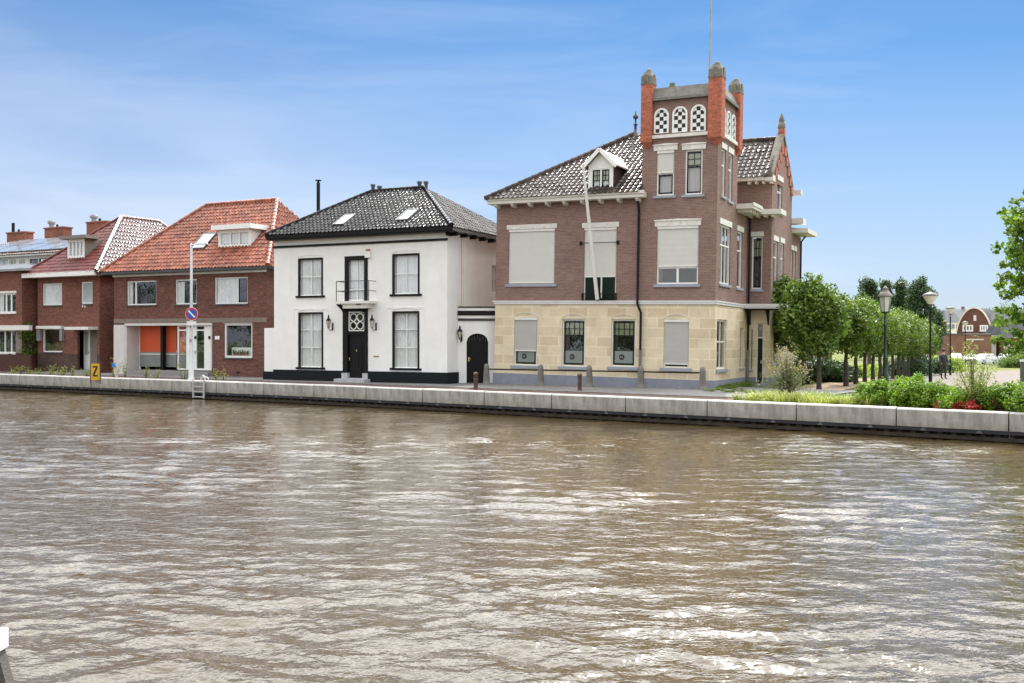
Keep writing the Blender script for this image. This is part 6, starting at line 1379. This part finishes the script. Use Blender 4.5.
mb=MB(); mb.add([(x,y,z) for y in (.2,12) for x,z in [gab(k/n,.2) for k in range(n+1)]],[[k,k+1,n+2+k,n+1+k] for k in range(n)],0,True); mb.hexa([(a1-1.0,.3,ze+1.2),(a1+7,3,ze+.2),(a1+7,9,ze+.2),(a1-1,9,ze+1.2)],[(a1-2.2,5,zt-.2),(a1+6,5,zt-.4),(a1+6,6,zt-.4),(a1-2.2,6,zt-.2)]); mb.build('roof',TILE_G,Q.o)
mb=MB(); mb.box(a1+.01,a1+7.5,3,9,0,ze+.4); mb.build('side_wing',plain('grey_brown_wall',(.22,.19,.165),.8,.15,1),Q.o)
for r in wr: window(Q.o,FP(-.12),r,.28,WHITE,vs=(.36,.64),bw=.26,rec=.06,back=True,sill=BLUESILL)
mb=MB(); x_,z_=Q.fr(975,318); mb.box(x_-.25,x_+.25,-.06,-.002,z_-.55,z_+.55); mb.build('gable_ornament',LINTEL,Q.o)
# long brick wall in front
d=178; x0=at_px(931,HY,d).x; x1=at_px(991.5,HY,d).x; gz=ground_z(x0,d)
BW=empty('brick_wall',at_loc(x0,d,-1.5,R(-10)),'long plain brown brick building wall with pale coping behind the parked cars','wall'); zt=CAMZ+(HY-333.5)/F*d+1.5
mb=MB(); mb.box(0,x1-x0,0,4,0,zt-.25); mb.build('wall',BRICK_G,BW); mb=MB(); mb.box(-.1,x1-x0+.1,-.1,4.1,zt-.249,zt); mb.build('coping',GUTTER,BW)
mb=MB(); mb.box(x1-x0-2.3+1.6,x1-x0+.05,-.15,-.01,0,zt-.26); mb.box((x1-x0)*.5,x1-x0-.8,-.12,-.103,zt-.12,zt-.02); mb.build('pale_pier',plain('pale_concrete',(.42,.40,.37),.8,.15),BW)
for k,(u0,u1) in enumerate(((.02,.16),(.55,.82))): mb=MB(); mb.box((x1-x0)*u0,(x1-x0)*u1,-.04,-.002,zt-1.15,zt-.95); mb.build('pale_strip',LINTEL,BW)
# grey mansard, orange roof, cream house
def far_house(name,label,px0,px1,d,ye,yt,wallm,roofm,hip=.2,ridge_=True,windows=0):
    x0=at_px(px0,HY,d).x; x1=at_px(px1,HY,d).x; ze=CAMZ+(HY-ye)/F*d+1.6; zt=CAMZ+(HY-yt)/F*d+1.6; h=empty(name,at_loc(x0,d,-1.6),label,'house'); w=x1-x0
    mb=MB(); mb.box(0,w,0,7,0,ze); mb.build('wall',wallm,h); mb=MB(); mb.hexa([(-.3,-.3,ze),(w+.3,-.3,ze),(w+.3,7.3,ze),(-.3,7.3,ze)],[(w*hip,2.8,zt),(w*(1-hip),2.8,zt),(w*(1-hip),4.2,zt),(w*hip,4.2,zt)]); r=mb.build('roof',roofm,h)
    for k in range(windows):
        c=w*(k+.5)/windows; mb=MB(); mb.box(c-.5,c+.5,-.06,-.002,ze-1.8,ze-.5); q=mb.build('window',WHITE,h); mb=MB(); mb.box(c-.4,c+.4,-.08,-.062,ze-1.7,ze-.6); mb.build('pane',CARGLASS,q)
    mb=MB(); mb.box(w*.7,w*.7+.7,3,3.7,zt-.8,zt+.8); mb.build('chimney',BRICK_C,r); return h,r,w,ze,zt
h,r,w,ze,zt=far_house('mansard_house','grey mansard roofed house with bright skylight behind the brick wall',926,948,190,334,318.5,BRICK_G,TILE_G,.16)
mb=MB(); f0=.62; 
mb.hexa([(w*f0,-.1,ze+.5),(w*f0+.9,-.1,ze+.5),(w*f0+.65,1.0,ze+1.7),(w*f0-.1,1.0,ze+1.7)],[(w*f0,-.2,ze+.6),(w*f0+.9,-.2,ze+.6),(w*f0+.65,.9,ze+1.8),(w*f0-.1,.9,ze+1.8)]); mb.build('skylight',SWHT,r)
far_house('orange_roofed_house','far house with pale orange tiled roof left of the second cone lamp',926,946,235,325,314,BRICK_G,TILE_O,.1,windows=3)
far_house('cream_house','small far cream coloured house between the orange roof and the round gable',946,960,260,322,310,PLASTER_C,GUTTER,.2,windows=3)
far_house('dark_roofed_house','far dark roofed house just left of the round gable',955,972,290,318,309,PLASTER_G,GUTTER,.1,windows=3)
far_house('brick_cottage','brick house with grey roof behind the maple at the right edge',1003,1032,175,338,318,BRICK_R2,TILE_G,.1,windows=4)
# person in the park
def person():
    d=60; p=at_px(943.3,HY,d); gz=ground_z(p.x,p.y)
    me=bpy.data.meshes.new('person'); J=[((0,0,.95),.15),((0,0,1.15),.15),((.02,0,1.36),.17),((.02,0,1.50),.06),((.03,-.01,1.60),.09),((.03,-.02,1.70),.085),
      ((-.10,0,.9),.10),((-.12,.03,.5),.065),((-.12,.02,.1),.045),((-.14,-.12,.03),.04),((.10,0,.9),.10),((.13,-.06,.5),.065),((.15,.02,.1),.045),((.16,-.12,.03),.04),
      ((-.2,0,1.38),.07),((-.30,-.06,1.12),.05),((-.36,-.22,.95),.038),((-.38,-.28,.90),.035),((.22,0,1.38),.07),((.30,.02,1.1),.05),((.28,-.14,.9),.038),((.27,-.2,.86),.035)]
    E_=[(0,1),(1,2),(2,3),(3,4),(4,5),(0,6),(6,7),(7,8),(8,9),(0,10),(10,11),(11,12),(12,13),(2,14),(14,15),(15,16),(16,17),(2,18),(18,19),(19,20),(20,21)]
    me.from_pydata([j[0] for j in J],E_,[]); o=bpy.data.objects.new('tmp_person',me); COL.objects.link(o)
    m=o.modifiers.new('s','SKIN'); o.modifiers.new('d','SUBSURF').levels=2
    sv=me.skin_vertices
    if not sv: 
        bm=bmesh.new(); bm.from_mesh(me); bm.verts.layers.skin.verify(); bm.to_mesh(me); bm.free(); sv=me.skin_vertices
    for i,j in enumerate(J): sv[0].data[i].radius=(j[1],j[1]); sv[0].data[i].use_root=(i==0)
    dg=bpy.context.evaluated_depsgraph_get(); dg.update(); nm=bpy.data.meshes.new_from_object(o.evaluated_get(dg)); bpy.data.objects.remove(o)
    for q in (plain('dark_jacket',(.022,.024,.032),.8),plain('dark_trousers',(.035,.035,.045),.8),plain('skin',(.45,.27,.19),.5),plain('shoe',(.02,.02,.02),.6)): nm.materials.append(q)
    for f in nm.polygons:
        c=f.center; f.material_index=2 if (c.z>1.47 or (c.z<.93 and abs(c.x)>.24)) else 3 if c.z<.09 else 1 if c.z<.97 else 0; f.use_smooth=True
    t=empty('person',at_loc(p.x,p.y,gz+.02,R(20)),'person in dark clothes standing on the park path right of the cone lamp','person')
    b=link('body',nm,t); mb=MB(); mb.lathe(.03,0,[(.10,1.64),(.112,1.70),(.10,1.77),(.05,1.815),(.01,1.82)],12); mb.build('hair',plain('dark_hair',(.03,.02,.015),.6),t)
person()

gsh=[(812,50,1.1,1.5,'dark garden shrub behind the wooden screen and the first limes'),(826,53,1.2,1.35,'dark rounded garden shrub between the trunks of the first two limes'),(838,55,1.0,1.1,'dark garden shrub just right of the wooden screen'),(908,74,1.5,1.4,'dark green shrub at the far end of the lime row'),(921,80,1.8,1.6,'broad dark shrub behind the black cone lamp'),(936,88,1.6,1.3,'green shrub left of the standing person'),(947,92,1.6,1.6,'yellow green shrub below the second cone lamp'),(1016,118,2.2,1.5,'clipped green hedge shrub right of the white car'),(1030,116,2.2,1.5,'green shrub at the right edge behind the wooden post')]
for i,(px,d,r,h,lab) in enumerate(gsh):
    p=at_px(px,HY,d); bush('garden_shrub',p.to_2d(),lab,'shrub','garden shrubs in the park',500+i,(r,r*.8,h),26,.34*r,900,.16,HEDGEL if 'yellow' in lab else (LIME if 'green' in lab and 'dark' not in lab else DARKL),z=ground_z(p.x,p.y)-.05)

# the near bank behind the viewer: ground and an unseen belt of trees added to darken window reflections
mb=MB(); edge=[(140,-13),(-72,-13),(-104,14),(-128,62),(-150,110)]
mb.poly([(x,y,.8) for x,y in edge]+[(-260,110,.8),(-260,-90,.8),(140,-90,.8)]); mb.add([(x,y,z) for z in (.8,-.5) for x,y in edge],[[k,k+1,6+k,5+k] for k in range(4)]); tag(mb.build('near_bank',plain('near_bank_grass',(.09,.12,.04),.95,.3,.1)),kind='structure')
g=np.random.default_rng(900); bl=[]; line=[(100,-24),(-76,-24),(-116,12),(-140,60),(-160,105)]; L_=[Vector(p) for p in line]
for a_,b_ in zip(L_[:-1],L_[1:]):
    m_=int((b_-a_).length/3.6)
    for k in range(m_):
        q_=a_+(b_-a_)*(k/m_); far_=q_.x<-80; hh=g.uniform(6,13) if far_ else g.uniform(4.0,8.5)
        for j in range(7 if far_ else 5): bl.append((np.array([q_.x+g.normal()*1.3,q_.y+g.normal()*1.5,.9+hh*g.uniform(.15,.95)]),(1.7,1.7,1.7)))
P,O=blob_pts(bl,26,g,.3); o=link('reflection_tree_belt',leaf_mesh('reflection_tree_belt',P,.8,DARKL,seed=900,out=O)); tag(o,kind='stuff')

g=np.random.default_rng(950); bl=[]
for k in range(150):
    x=120+k*3.6+g.normal()*2; y=400-.28*(x-120)+g.normal()*6; hh=g.uniform(7,13.5)
    for j in range(4): bl.append((np.array([x+g.normal()*2,y,-2+hh*g.uniform(.25,.95)]),(2.6,2.6,2.4)))
P,O=blob_pts(bl,12,g,.3); o=link('far_wood',leaf_mesh('far_wood',P,1.1,DARKL,seed=950,out=O)); tag(o,kind='stuff')
